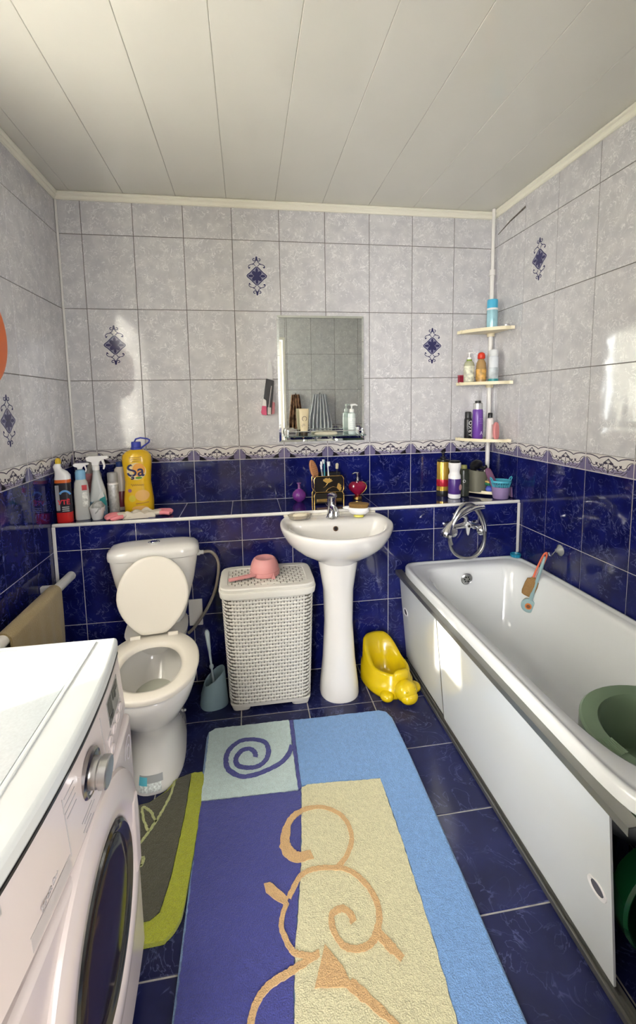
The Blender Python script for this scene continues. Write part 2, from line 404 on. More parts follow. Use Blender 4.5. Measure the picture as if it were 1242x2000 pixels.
# trims
def crown(name, p0, p1, nrm):
    prof = [(0, 0), (.018, 0), (.022, -.006), (.020, -.012), (.012, -.016), (.012, -.022), (.006, -.030), (.006, -.036), (0, -.038)]
    A, B = Vector(p0), Vector(p1); n = Vector(nrm); mb = MB()
    r0 = [tuple(A+n*a+Vector((0,0,b))) for a, b in prof]; r1 = [tuple(B+n*a+Vector((0,0,b))) for a, b in prof]
    mb.loft([r0, r1]); return struct(mb.obj(name, CREAM_TRIM, smooth=False))
crown('trim_1', (0, -.001, CEIL-.001), (W, -.001, CEIL-.001), (0, -1, 0))
crown('trim_2', (.001, FRONT, CEIL-.001), (.001, 0, CEIL-.001), (1, 0, 0))
crown('trim_3', (W-.001, 0, CEIL-.001), (W-.001, FRONT, CEIL-.001), (-1, 0, 0))
mb = MB(); mb.box(.001, .012, -.012, -.001, BT, CEIL-.039); struct(mb.obj('trim_4', WHITE_TRIM, bevel=.004))
mb = MB(); mb.box(.001, W-.001, -LD-.003, -LD+.011, LZ-.011, LZ+.003); struct(mb.obj('trim_5', WHITE_TRIM, bevel=.004))
mb = MB(); mb.box(.001, .016, -LD-.006, -LD-.001, .005, LZ-.012); struct(mb.obj('trim_6', WHITE_TRIM, bevel=.002))
mb = MB(); mb.box(W-.016, W-.001, -LD-.006, -LD-.001, .56, LZ-.012); struct(mb.obj('trim_7', WHITE_TRIM, bevel=.002))
# window in the left wall (out of the frame, it lights the room)
win = struct(bpy.data.objects.new('window_1', None)); COL.objects.link(win)
fm = M('window_frame_paint', (.8, .8, .78), .3)
y0, y1, z0, z1 = WIN
for (a, b, c, e) in [(y0, y1, z0-.0, z0+.025), (y0, y1, z1-.04, z1), (y0, y0+.03, z0+.04, z1-.04), (y1-.04, y1, z0+.04, z1-.04), (-1.60, -1.56, z0+.04, z1-.04)]:
    mb = MB(); mb.box(-.085, -.03, a, b, c, e); mb.obj('window_frame', fm, win, bevel=.004)
for (a, b) in [(y0+.03, -1.60), (-1.56, y1-.04)]:
    mb = MB(); mb.box(-.060, -.056, a, b, z0+.04, z1-.04); mb.obj('pane', M('window_pane', (1, 1, 1), 0.0, alpha=.08), win)
# unseen curtain over the window, shaped to leave a gap for the sunbeam
cm, nt, b_ = nm('sheer_curtain'); b_.inputs['Base Color'].default_value = (.9, .88, .82, 1); b_.inputs['Roughness'].default_value = .9
tl = nt.nodes.new('ShaderNodeBsdfTranslucent'); tl.inputs[0].default_value = (.9, .88, .8, 1)
mxs = nt.nodes.new('ShaderNodeMixShader'); mxs.inputs[0].default_value = .6
nt.links.new(b_.outputs[0], mxs.inputs[1]); nt.links.new(tl.outputs[0], mxs.inputs[2]); nt.links.new(mxs.outputs[0], nt.nodes['Material Output'].inputs[0])
mb = MB(); n = 150; rr = []
for i in range(n+1):
    y = -2.06+1.06*i/n; x = -.014+.010*math.sin(i*.9)
    f = max(0, min(1, (y+1.80)/.05)); zb = 1.37-.385*f*f*(3-2*f)+.012*(1-f)*math.sin(i*.45); rr.append((x, y, zb))
mb.add([(x, y, 2.09) for x, y, z in rr]+[(x, y, z) for x, y, z in rr], [(i, i+1, n+2+i, n+1+i) for i in range(n)])
tag(mb.obj('curtain', cm), 'unseen sheer white curtain shaped to let a sunbeam past', 'curtain')
# hall behind the door
HW = M('hall_paint', (.62, .60, .55), .7)
def hallbox(name, *b):
    mb = MB(); mb.box(*b); return struct(mb.obj(name, HW, smooth=False))
hallbox('wall_hall_left', -.28, -.2, -4.2, FRONT-.1, 0, CEIL)
hallbox('wall_hall_right', 2.6, 2.7, -4.2, FRONT-.1, 0, CEIL)
hallbox('wall_hall_left_return', -.28, -.1, FRONT-.11, FRONT-.1, 0, CEIL)
hallbox('wall_hall_right_return', W+.1, 2.7, FRONT-.11, FRONT-.1, 0, CEIL)
hallbox('ceiling_hall', -.28, 2.7, -4.2, FRONT-.1, CEIL, CEIL+.05)
mb = MB(); mb.box(-.28, 2.7, -4.2, FRONT-.1, -.1, -.002); struct(mb.obj('floor_hall', M('hall_floor', (.25, .15, .08), .5, var=.2)))
mb = MB()
for q in clip((-.28, .95, 0, CEIL), (-.18, .42, .75, 2.35))+clip((.95, 2.7, 0, CEIL), (1.65, 2.55, .75, 2.35)): mb.box(q[0], q[1], -4.2, -4.1, q[2], q[3])
struct(mb.obj('wall_hall_far', HW, smooth=False))
mb = MB()
for q in [(.60, .625, 0, 2.06), (1.305, 1.33, 0, 2.06), (.625, 1.305, 2.035, 2.06)]: mb.box(q[0], q[1], FRONT-.105, FRONT+.004, q[2], q[3])
struct(mb.obj('door_1', M('door_frame_paint', (.75, .72, .65), .4), smooth=False))

# ================================================================== bathtub and its panel
def tub():
    t = thing('bathtub', 'long white enamelled bathtub along the right wall', 'bathtub', (0, 0, 0))
    cx, cy = 2.018, -1.09; hx, hy = .335, .745; N = 96
    def z_(v): return v
    R = [sring(cx, cy, .510, hx, hy, 14, N), sring(cx, cy, .538, hx, hy, 14, N), sring(cx, cy, .547, hx-.006, hy-.006, 14, N),
         sring(cx, cy, .547, hx-.016, hy-.016, 13, N), sring(cx, cy, .541, hx-.022, hy-.022, 12, N), sring(cx, cy, .540, hx-.030, hy-.034, 11, N),
         sring(cx+.004, cy-.0, .538, hx-.052, hy-.072, 6.5, N), sring(cx+.004, cy, .528, hx-.062, hy-.088, 6, N), sring(cx+.004, cy, .50, hx-.070, hy-.102, 5.5, N),
         sring(cx+.004, cy, .40, hx-.085, hy-.125, 5, N), sring(cx+.004, cy, .28, hx-.105, hy-.16, 4.5, N), sring(cx+.004, cy, .20, hx-.14, hy-.20, 4, N),
         sring(cx+.004, cy, .165, hx-.19, hy-.27, 3.5, N), sring(cx+.004, cy, .155, hx-.26, hy-.40, 3, N)]
    MB().loft(R, False, True).obj('tub_shell', ENAM, t, ang=60)
    ov = MB(); ov.lathe([(.030, 0), (.031, .004), (.026, .008), (.022, .005), (0, .005)], 28)
    o = ov.obj('overflow_grille', STEEL, t, (1.99, -.476, .487), (PI/2+.12, 0, 0))
    for k in range(6):
        mb = MB(); mb.lathe([(.0042, .0052), (.0042, .0062), (0, .0062)], 10, (.013*math.cos(k*PI/3), .013*math.sin(k*PI/3))); mb.obj('hole', BLACK, o)
    for (x, y) in ((1.90, -.60), (2.15, -.60), (1.95, -1.50), (2.15, -1.50)):
        mb = MB(); mb.box(x-.02, x+.02, y-.02, y+.02, 0, .13); mb.obj('leg', STEEL, t)
tub()
PANEL = M('white_panel', (.70, .73, .73), .12, coat=.2)
def panel():
    t = thing('bathtub_screen', 'white sliding screen with grey rails under the bathtub', 'bath screen', (1.70, 0, 0))
    def slab(y0, y1, off, pull):
        xb, xt = .018+off, -.026+off
        mb = MB(); mb.loft([[(xb, y0, .02), (xb+.006, y0, .02), (xb+.006, y1, .02), (xb, y1, .02)], [(xt, y0, .503), (xt+.006, y0, .503), (xt+.006, y1, .503), (xt, y1, .503)]])
        p = mb.obj('sliding_panel', PANEL, t, smooth=False)
        a = 0
        x = xb+(xt-xb)*(pull[1]-.02)/.483
        mb = MB(); mb.lathe([(.020, -.001), (.020, .003), (.016, .003), (.013, -.0005)], 24, sx=1.0, sy=1.45); q = mb.obj('finger_pull', WHITE, p, (x, pull[0], pull[1]), (0, -PI/2+a*0-.06, 0))
        mb = MB(); mb.lathe([(.0135, .0004), (.0135, .0012), (0, .0012)], 24, sx=1.0, sy=1.45); mb.obj('recess', M('dark_recess', (.10, .10, .12), .6), p, (x, pull[0], pull[1]), (0, -PI/2-.06, 0))
    slab(-1.755, -.835, -.003, (-1.712, .235)); slab(-.86, -.346, .004, (-.40, .30))
    mb = MB(); mb.loft([[(.0138, -.835, .02), (.0200, -.835, .02), (.0200, -.829, .02), (.0138, -.829, .02)], [(-.0301, -.835, .490), (-.024, -.835, .490), (-.024, -.829, .490), (-.0301, -.829, .490)]]); mb.obj('panel_gap_line', ALU, t, smooth=False)  # dark strip added to draw the gap between the sliding panels
    mb = MB(); mb.box(-.042, -.008, -1.82, -.346, .508, .5105); mb.box(-.042, -.0395, -1.82, -.346, .490, .508); mb.box(-.0335, -.0315, -1.755, -.346, .492, .508); mb.box(-.0105, -.008, -1.82, -.346, .490, .508)
    mb.obj('top_rail', ALU, t, smooth=False)
    mb = MB(); mb.box(-.002, .04, -1.86, -.346, .001, .005)
    for x in (-.002, .014, .030): mb.box(x, x+.003, -1.86, -.346, .005, .018)
    mb.obj('bottom_rail', ALU, t, smooth=False)
panel()
# dark green basin stored on its side under the tub end, and the pale green one lying in the tub
def basin(name, label, loc, r, h, mat, rot=(0,0,0), rim=.03, ridges=False):
    t = thing(name, label, 'basin', loc, rot=rot)
    prof = [(r*.72, 0), (r*.76, .004), (r*.92, h-.06), (r-rim*.2, h-.058), (r, h-.05), (r, h-.006), (r-.006, h), (r-rim*.5, h+.001)]
    prof += [(r-rim, h-.002), (r-rim-.006, h-.012), (r*.74, .012), (0, .010)]
    MB().lathe(prof, 48).obj('basin_body', mat, t)
    if ridges:
        for k in range(7):
            a = PI*1.02; q = r-.008-k*.0062
            mb = MB(); mb.tube([(q*math.cos(a+u*.05), q*math.sin(a+u*.05), h+.001) for u in range(-3, 4)], .0022, 6); mb.obj('rim_ridge', mat, t)
    return t
basin('plastic_basin', 'pale green round plastic basin lying inside the bathtub', (1.998, -1.60, .318), .216, .185, M('sage_plastic', (.19, .27, .17), .3), rot=(0, 0, 0), rim=.046, ridges=True)
basin('plastic_basin', 'dark green plastic basin stood on its side behind the panel end', (1.868, -1.70, .215), .14, .08, M('bottle_green_plastic', (.004, .05, .016), .25), rot=(PI/2, 0, -.1), rim=.012)
# shower mixer on the ledge front
def mixer():
    t = thing('shower_mixer', 'chrome wall mixer with coiled shower hose above the bathtub', 'mixer tap', (2.02, -LD, .735))
    mb = MB(); mb.tube([(-.075, -.052, 0), (-.03, -.055, .006), (0, -.055, .012), (.03, -.055, .006), (.075, -.052, 0)], [.012, .015, .019, .015, .012], 14); mb.obj('mixer_body', CHROME, t)
    for s_ in (-1, 1):
        mb = MB(); mb.tube([(s_*.075, 0, -.004), (s_*.075, -.010, -.004), (s_*.075, -.012, -.004), (s_*.075, -.048, -.004)], [.026, .026, .014, .014], 16); mb.obj('wall_flange', CHROME, t)
        mb = MB(); mb.lathe([(0, -.03), (.020, -.028), (.026, -.016), (.022, -.008), (.026, 0), (.022, .010), (.012, .016), (.012, .022)], 18)
        kn = mb.obj('handwheel', CHROME, t, (s_*.082, -.080, -.016), (PI/2-.3, 0, s_*.25))
    mb = MB(); mb.prism_xz([(-.010, .0), (-.016, .016), (0, .034), (.016, .016), (.010, 0), (.006, -.028), (0, -.040), (-.006, -.028)], -.086, -.074); mb.obj('diverter_lever', M('white_chrome', (.8, .8, .78), .2, .3), t, bevel=.003)
    mb = MB(); mb.lathe([(.006, 0), (.007, .004), (0, .006)], 12); mb.obj('lever_screw', BLACK, t, (0, -.088, .012), (PI/2, 0, 0))
    mb = MB(); mb.tube([(0, -.055, .015), (0, -.057, .05), (-.01, -.062, .062), (-.05, -.075, .072), (-.09, -.085, .07)], [.016, .013, .013, .014, .012], 12); mb.obj('riser', CHROME, t)
    pts = []
    for i in range(70):
        a = -1.1+2*PI*1.75*i/69; r = 1+.10*math.sin(i*.21)
        pts.append((-.026+.100*r*math.cos(a)*(1-.0016*i), -.10-.0006*i+.012*math.sin(a*2), .005+.150*math.sin(a)*(1-.0022*i)-.012))
    mb = MB(); mb.tube(pts, [.0075+.0007*(k % 2) for k in range(70)], 9); mb.obj('shower_hose', STEEL, t)
    mb = MB(); mb.tube(spline([(.06, -.125, .118), (0, -.13, .112), (-.08, -.135, .075), (-.13, -.14, .03), (-.15, -.145, -.02)], 5), [.010]*12+[.012, .013, .015, .018, .022, .027, .029, .028, .024], 12); mb.obj('hand_shower', CHROME, t)
mixer()
# ================================================================== toilet
def toilet():
    t = thing('toilet', 'white ceramic toilet with raised lid against the ledge', 'toilet', (.462, -.352, 0), math.radians(6.5))
    N = 56
    R = [sring(0, -.39, 0, .112, .265, 2.6, N), sring(0, -.39, .02, .112, .265, 2.6, N), sring(0, -.385, .07, .102, .245, 2.5, N), sring(0, -.385, .14, .100, .225, 2.4, N), sring(0, -.40, .20, .105, .222, 2.3, N),
         sring(0, -.435, .26, .128, .238, 2.2, N), sring(0, -.462, .31, .153, .252, 2.15, N), sring(0, -.474, .36, .168, .258, 2.15, N), sring(0, -.478, .392, .172, .262, 2.15, N), sring(0, -.478, .400, .166, .256, 2.15, N),
         sring(0, -.478, .400, .128, .205, 2.1, N), sring(0, -.478, .385, .120, .195, 2.1, N), sring(0, -.474, .36, .132, .205, 2.1, N), sring(0, -.474, .31, .120, .190, 2.1, N), sring(0, -.47, .26, .092, .14, 2, N), sring(0, -.46, .22, .06, .09, 2, N), sring(0, -.45, .20, .035, .05, 2, N)]
    bw = MB().loft(R, True, True).obj('bowl', CER, t, ang=70)
    mb = MB(); mb.loft([sring(0, -.45, .247, .072, .112, 2, 32), sring(0, -.45, .250, .078, .118, 2, 32)], False, True); mb.obj('bowl_water', M('toilet_water', (.55, .56, .48), .03), t)
    # deck joining bowl and cistern
    mb = MB(); mb.loft([sring(0, -.15, .30, .10, .12, 3, 40), sring(0, -.16, .37, .13, .14, 3, 40), sring(0, -.16, .398, .135, .15, 3, 40)]); mb.obj('deck', CER, t, ang=60)
    def ct(z, wd, dp, cy=-.092): return sring(0, cy, z, wd, dp, 4.2, 48)
    mb = MB(); mb.loft([ct(.385, .10, .07), ct(.42, .125, .078), ct(.50, .145, .080), ct(.60, .172, .084), ct(.68, .187, .086), ct(.708, .190, .087)]); mb.obj('cistern', CER, t, ang=60)
    mb = MB(); mb.loft([ct(.709, .188, .086), ct(.711, .197, .092), ct(.728, .199, .094), ct(.745, .196, .092), ct(.757, .182, .082), ct(.764, .150, .062), ct(.766, .10, .04)]); ld_ = mb.obj('cistern_lid', CER, t, ang=60)
    mb = MB(); mb.lathe([(.026, 0), (.026, .004), (.022, .006), (.021, .003), (.018, .003), (.016, .007), (0, .008)], 28); mb.obj('flush_button', CHROME, ld_, (0, -.095, .765))
    # seat ring
    def se(z, ox, oy, cy=-.505): return sring(0, cy, z, ox, oy, 2.2, N)
    mb = MB(); mb.loft([se(.403, .174, .238), se(.418, .179, .241), se(.424, .173, .235), se(.424, .130, .178, -.525), se(.418, .116, .162, -.525), se(.404, .112, .158, -.525)], False, False); mb.obj('seat', SEATP, t, ang=70)
    # raised lid
    L = []
    for i in range(44):
        a = 2*PI*i/44; s_ = math.sin(a); x = .147*math.cos(a)*(1-.20*max(0, -s_)**1.5)*(1 if s_ > 0 else 1)
        L.append((x, .166+.168*s_ if s_ > -.93 else .010))
    def lay_(off, sc): return [(x*sc, off, .166+(z-.166)*sc) for x, z in L]
    mb = MB(); mb.loft([lay_(.007, .95), lay_(.007, .985), lay_(.002, 1.0), lay_(-.004, .995), lay_(-.008, .97), lay_(-.0085, .90)][::-1]); mb.obj('lid', SEATP, t, (0, -.315, .424), (-.29, 0, 0), ang=50)
    for s_ in (-1, 1):
        mb = MB(); mb.tube([(s_*.055, -.312, .424), (s_*.095, -.312, .424)], .011, 12); mb.obj('hinge', SEATP, t)
    # inlet and hose
    mb = MB(); mb.tube([(.188, -.07, .69), (.200, -.07, .69), (.202, -.07, .69), (.218, -.07, .69)], [.014, .014, .010, .010], 12); mb.obj('inlet_nut', WHITE, t)
    P = spline([(.216, -.07, .69), (.25, -.07, .688), (.278, -.068, .655), (.285, -.065, .60), (.268, -.06, .50), (.225, -.05, .40), (.165, -.035, .31), (.13, -.02, .27)], 6)
    mb = MB(); mb.tube(P, .0075, 10); mb.obj('supply_hose', M('braided_hose', (.38, .34, .29), .4, .4), t)
    for s_ in (-1, 1):
        mb = MB(); mb.ell((s_*.106, -.30, .06), (.006, .006, .006), 10, 6); mb.obj('bolt_cap', STEEL, t)
    # stickers on the front of the foot
    def patch(name, a0, a1, z0, z1, mat, sc=1.006):
        mb = MB(); n = 10; V = []; F = []
        for k in range(5):
            z = z0+(z1-z0)*k/4; f = (z-.02)/.05
            for i in range(n+1):
                a = a0+(a1-a0)*i/n; c, s_ = math.cos(a), math.sin(a); f_ = max(0, min(1, f))
                rx = (.112-.010*f_)*sc; ry = (.265-.020*f_)*sc; cy = -.39+.005*f_; e = 2/2.55
                V.append((rx*math.copysign(abs(c)**e, c), cy+ry*math.copysign(abs(s_)**e, s_), z))
        for k in range(4):
            for i in range(n): F.append((k*(n+1)+i, k*(n+1)+i+1, (k+1)*(n+1)+i+1, (k+1)*(n+1)+i))
        mb.add(V, F); return mb.obj(name, mat, t)
    patch('sticker', -1.95, -1.35, .040, .062, M('grey_sticker', (.30, .31, .31), .4))
    patch('sticker', -1.95, -1.70, .034, .058, M('blue_sticker', (.10, .42, .52), .4), 1.009)
    patch('sticker', -1.95, -1.40, .012, .040, M('pale_sticker', (.62, .66, .64), .4, var=.4, vscale=140))
toilet()
# plate on the ledge wall beside the toilet
mb = MB(); mb.box(.598, .664, -LD-.010, -LD-.001, .302, .436); tag(mb.obj('access_plate', WHITE_TRIM, bevel=.003), 'narrow white plastic access plate on blue tiles beside toilet', 'plate')
# ================================================================== washbasin
def sink():
    X0, Y0 = 1.312, -LD-.002
    t = thing('washbasin', 'white ceramic washbasin on pedestal under the mirror', 'washbasin', (X0, Y0, 0))
    def sym(h): return h+[(-x, y) for x, y in h[::-1][1:-1]]
    outer = sym([(0, 0), (.11, 0), (.205, -.002), (.240, -.035), (.262, -.13), (.254, -.24), (.205, -.35), (.12, -.43), (0, -.458)])
    inner = sym([(0, -.140), (.09, -.138), (.165, -.128), (.205, -.125), (.222, -.165), (.214, -.245), (.172, -.33), (.10, -.393), (0, -.415)])
    O = spline(outer, 6, True); I_ = spline(inner, 6, True)
    def rg(pts, z, sc=1, c=(0, -.23), back=True, zf=None):
        out = []
        for x, y in pts:
            yy = c[1]+(y-c[1])*sc
            out.append((c[0]+(x-c[0])*sc, yy, z if not zf else zf(yy)))
        return out
    def shift(pts, sc, z, by=0): return [(x*sc, -.18+(y+.18)*sc+by, z) for x, y in pts]
    R = [shift(O, .30, .652, -.01), shift(O, .36, .66, -.01), shift(O, .52, .685), shift(O, .72, .715), shift(O, .88, .752), shift(O, .965, .79), shift(O, .995, .812), shift(O, 1.0, .822), shift(O, .992, .829), shift(O, .972, .831),
         [(x, y, .829) for x, y in spline(sym([(0, -.118), (.09, -.116), (.168, -.108), (.214, -.105), (.236, -.155), (.228, -.245), (.184, -.34), (.107, -.408), (0, -.432)]), 6, True)],
         [(x, y, .820) for x, y in I_]]
    def inn(sc, z, by=0): return [(x*sc, -.27+(y+.27)*sc+by, z) for x, y in I_]
    R += [inn(.97, .805), inn(.92, .775), inn(.82, .74), inn(.62, .710), inn(.35, .698), inn(.12, .694)]
    MB().loft(R, True, True).obj('basin', CER, t, ang=70)
    N = 40
    P = [sring(0, -.19, 0, .092, .100, 2.2, N), sring(0, -.19, .012, .094, .102, 2.2, N), sring(0, -.19, .06, .090, .096, 2.2, N), sring(0, -.19, .18, .077, .082, 2.2, N), sring(0, -.19, .36, .067, .073, 2.2, N), sring(0, -.19, .52, .071, .078, 2.2, N), sring(0, -.19, .62, .086, .094, 2.2, N), sring(0, -.19, .655, .092, .10, 2.2, N), sring(0, -.19, .69, .094, .102, 2.2, N)]
    MB().loft(P).obj('pedestal', CER, t, ang=60)
    mb = MB(); mb.lathe([(.0125, 0), (.0125, .003), (.0095, .004), (0, .001)], 22); o = mb.obj('overflow_hole', M('bronze_ring', (.16, .10, .06), .35, .5), t, (.0, -.1475, .793), (PI/2-.28, 0, 0))
    mb = MB(); mb.lathe([(.008, .0025), (.008, .0035), (0, .0035)], 16); mb.obj('hole', BLACK, o)
    mb = MB(); mb.lathe([(.024, 0), (.024, .003), (.016, .003), (0, .001)], 22); mb.obj('drain', CHROME, t, (0, -.27, .696))
    mb = MB(); mb.box(-.235, .235, -.014, .001, .826, .838); mb.obj('sealant', M('yellowed_sealant', (.72, .68, .58), .6, var=.15, vscale=30), t, bevel=.004)
    f = MB(); f.lathe([(.030, 0), (.030, .006), (.026, .010), (.023, .03), (.021, .06), (.022, .085), (.021, .102)], 24)
    fo = f.obj('faucet', CHROME, t, (-.005, -.085, .830))
    mb = MB(); mb.tube([(0, -.010, .052), (0, -.05, .062), (0, -.095, .060), (0, -.118, .050), (0, -.120, .040)], [.016, .0155, .014, .014, .013], 14); mb.obj('spout', CHROME, fo)
    mb = MB(); mb.tube([(0, .010, .104), (0, .0, .112), (0, -.03, .121), (0, -.075, .128), (-.002, -.10, .130)], [.018, .021, .017, .011, .008], 14); mb.xf(lambda x, y, z: (x*1.15, y, .118+(z-.118)*.75)); mb.obj('lever', CHROME, fo)
    mb = MB(); mb.tube([(0, 0, .096), (0, 0, .112)], .0225, 20); mb.obj('collar', CHROME, fo)
sink()
# things on the washbasin
def soap_dish():
    t = thing('soap_dish', 'clear oval soap dish on the washbasin deck', 'soap dish', (1.150, -.425, .8325), .1)
    mb = MB(); mb.lathe([(.045, 0), (.052, .004), (.060, .022), (.0575, .022), (.049, .0065), (0, .006)], 32, sy=.68); mb.obj('dish', M('smoky_glass', (.74, .68, .58), .05, trans=.75), t)
    mb = MB(); mb.loft([sring(0, 0, .0065, .030, .018, 3, 24), sring(0, 0, .014, .036, .022, 3, 24), sring(0, 0, .023, .034, .020, 3, 24), sring(0, 0, .028, .024, .013, 3, 24)])
    tag(mb.obj('soap_bar', M('cream_soap', (.80, .72, .55), .45), None, (1.152, -.425, .8325), (0, 0, .2)), 'worn cream soap bar in the clear dish', 'soap')
soap_dish()
def nail_brush():
    t = thing('scrub_brush', 'white rounded scrub brush with brown bristles on washbasin', 'brush', (1.437, -.445, .8325), -.35)
    mb = MB(); mb.lathe([(.016, 0), (.020, .003), (.018, .010), (.012, .013)], 18, sx=1.3); mb.obj('foot', M('yellow_plastic_foot', (.65, .60, .10), .4), t)
    mb = MB(); mb.lathe([(.012, .012), (.032, .016), (.044, .028), (.046, .040), (.042, .048), (0, .050)], 28, sx=1.15, sy=.78); mb.ell((-.052, .006, .042), (.028, .014, .010), 14, 8); mb.obj('brush_body', WHITE, t)
    mb = MB(); mb.loft([sring(0, 0, .049, .046, .026, 3.2, 28), sring(.001, 0, .064, .050, .028, 3.2, 28), sring(.001, 0, .068, .047, .026, 3.2, 28)]); mb.obj('bristles', M('brown_bristles', (.22, .12, .03), .8, bump=.8, bscale=260), t)
nail_brush()
# ================================================================== laundry hamper
def hamper():
    t = thing('laundry_hamper', 'white woven plastic laundry hamper between toilet and washbasin', 'hamper', (.980, -.492, 0))
    WV = M('white_wicker_plastic', (.74, .72, .66), .42); HOLE = M('hamper_gap_shade', (.13, .12, .10), .9)
    def half(z): f = z/.55; return (.186+.020*f, .119+.017*f)
    def rg(z, off, n=7, N=64): a, b = half(z); return sring(0, 0, z, a+off, b+off, n, N)
    MB().loft([rg(.03, -.006), rg(.545, -.006)]).obj('gap_shade_liner', HOLE, t, ang=30)  # dark liner, shade behind the weave gaps put into its colour
    # weave: brick-laid strands around the body
    def peri(z, off, n=5.0, N=240):
        a, b = half(z); pts = sring(0, 0, 0, a+off, b+off, n, N); L = [0]
        for i in range(N):
            p, q = pts[i], pts[(i+1) % N]; L.append(L[-1]+math.hypot(q[0]-p[0], q[1]-p[1]))
        return pts, L
    mb = MB(); rows = 31; cols = 44; z0 = .035; dz = (.545-z0)/rows
    for r in range(rows):
        z = z0+r*dz
        p0, L = peri(z, 0); p1, L1 = peri(z+dz*.70, 0)
        def at(pts, L, u):
            s_ = (u % 1)*L[-1]; lo, hi = 0, len(pts)
            while hi-lo > 1:
                md = (lo+hi)//2
                if L[md] <= s_: lo = md
                else: hi = md
            f = (s_-L[lo])/(L[lo+1]-L[lo]); a, b = pts[lo], pts[(lo+1) % len(pts)]
            x, y = a[0]+(b[0]-a[0])*f, a[1]+(b[1]-a[1])*f
            dx, dy = b[0]-a[0], b[1]-a[1]; d_ = math.hypot(dx, dy); return x, y, dy/d_, -dx/d_
        for c in range(cols):
            u0 = (c+(.5 if r % 2 else 0)+.0)/cols; du = .98/cols
            V = []
            for (pts, LL, zz, bump_) in ((p0, L, z, 0), (p0, L, z+dz*.2, .0035), (p1, L1, z+dz*.52, .0035), (p1, L1, z+dz*.70, 0)):
                for k, e in ((0, -.0035), (.25, 0), (.75, 0), (1, -.0035)):
                    x, y, nx, ny = at(pts, LL, u0+du*k); V.append((x+nx*(bump_+e), y+ny*(bump_+e), zz))
            mb.add(V, [(a*4+k, a*4+k+1, a*4+k+5, a*4+k+4) for a in range(3) for k in range(3)])
    # vertical stakes between the strands
    for c in range(cols*2):
        
        u = (c+.5)/(cols*2); V = []
        for z in (.03, .548):
            pts, L = peri(z, -.001)
            for e in (-.0042, .0042):
                x, y, nx, ny = at(pts, L, u+e/1.1); V.append((x, y, z))
        mb.add(V, [(0, 1, 3, 2)])
    wv = mb.obj('weave', WV, t, ang=50); wv['kind'] = 'stuff'
    MB().loft([rg(.018, -.004), rg(.020, 0), rg(.036, .001)], True, False).obj('base_band', WV, t)
    a, b = half(.56)
    MB().loft([sring(0, 0, .535, a, b, 7, 64), sring(0, 0, .540, a+.008, b+.008, 7, 64), sring(0, 0, .565, a+.012, b+.012, 7, 64), sring(0, 0, .570, a+.010, b+.010, 7, 64), sring(0, 0, .570, a+.0, b+.0, 7, 64)], True, True).obj('top_rim', WV, t)
    lid = MB().loft([sring(0, 0, .570, a+.006, b+.006, 7, 64), sring(0, 0, .582, a+.008, b+.008, 7, 64), sring(0, 0, .588, a+.004, b+.004, 7, 64), sring(0, 0, .588, a-.026, b-.026, 8, 64), sring(0, 0, .584, a-.030, b-.030, 8, 64)], True, True).obj('lid', WV, t)
    mb = MB(); nx_, ny_ = 12, 9; ww, hh = (a-.033)*2/nx_, (b-.033)*2/ny_
    for j in range(ny_):
        for i in range(nx_+1):
            x = -(a-.033)+(i-(.5 if j % 2 else 0))*ww; x0 = max(x+.002, -(a-.033)); x1 = min(x+ww-.002, a-.033)
            if x1-x0 < .006: continue
            y = -(b-.033)+j*hh; mb.box(x0, x1, y+hh*.04, y+hh*.64, .583, .5872)
    q = mb.obj('lid_weave', WV, lid, bevel=0, smooth=False); q['kind'] = 'stuff'
    mb = MB(); mb.box(-.03, .05, -.098, -.086, .584, .5895); mb.obj('lid_grip', WV, lid, bevel=.003)
    mb = MB(); mb.box(-(a-.034), a-.034, -(b-.034), b-.034, .5838, .5842); mb.obj('lid_shade_sheet', M('lid_gap', (.13, .12, .09), .7), lid)  # dark sheet that paints the shade in the lid weave slits
    for sx in (-1, 1):
        for sy in (-1, 1):
            mb = MB(); mb.loft([sring(sx*.135, sy*.085, -.0, .038, .026, 4, 20), sring(sx*.135, sy*.085, .03, .048, .034, 4, 20)]); mb.obj('foot', WV, t)
hamper()
for o in bpy.data.objects:
    if o.name == 'laundry_hamper': o.location.z = .002
def dipper():
    t = thing('water_dipper', 'pink plastic dipper upside down on the hamper lid', 'dipper', (.972, -.475, .5905), .0)
    PK = M('pink_plastic', (.72, .33, .32), .35)
    mb = MB(); mb.lathe([(.066, 0), (.070, .004), (.070, .022), (.067, .024), (.066, .040), (.060, .060), (.052, .074), (.045, .080), (.040, .080), (.036, .077), (0, .077)], 36); mb.obj('cup', PK, t)
    mb = MB(); pts = [(-.045, -.048, .012), (-.10, -.066, .010), (-.165, -.082, .006)]
    mb.loft([[(p[0]+nx*wd, p[1]+ny*wd, p[2]+dz) for nx, ny, dz in ((.3, -.95, 0), (.3, -.95, .012), (-.3, .95, .012), (-.3, .95, 0))] for p, wd in zip(pts, (.012, .010, .008))][::1]); mb.obj('handle', PK, t, bevel=.002)
    mb = MB(); mb.prism_xz([(.006, 0), (.026, 0), (.018, .026)], -.074, -.066); mb.obj('spout', PK, t, (.02, 0, 0))
dipper()
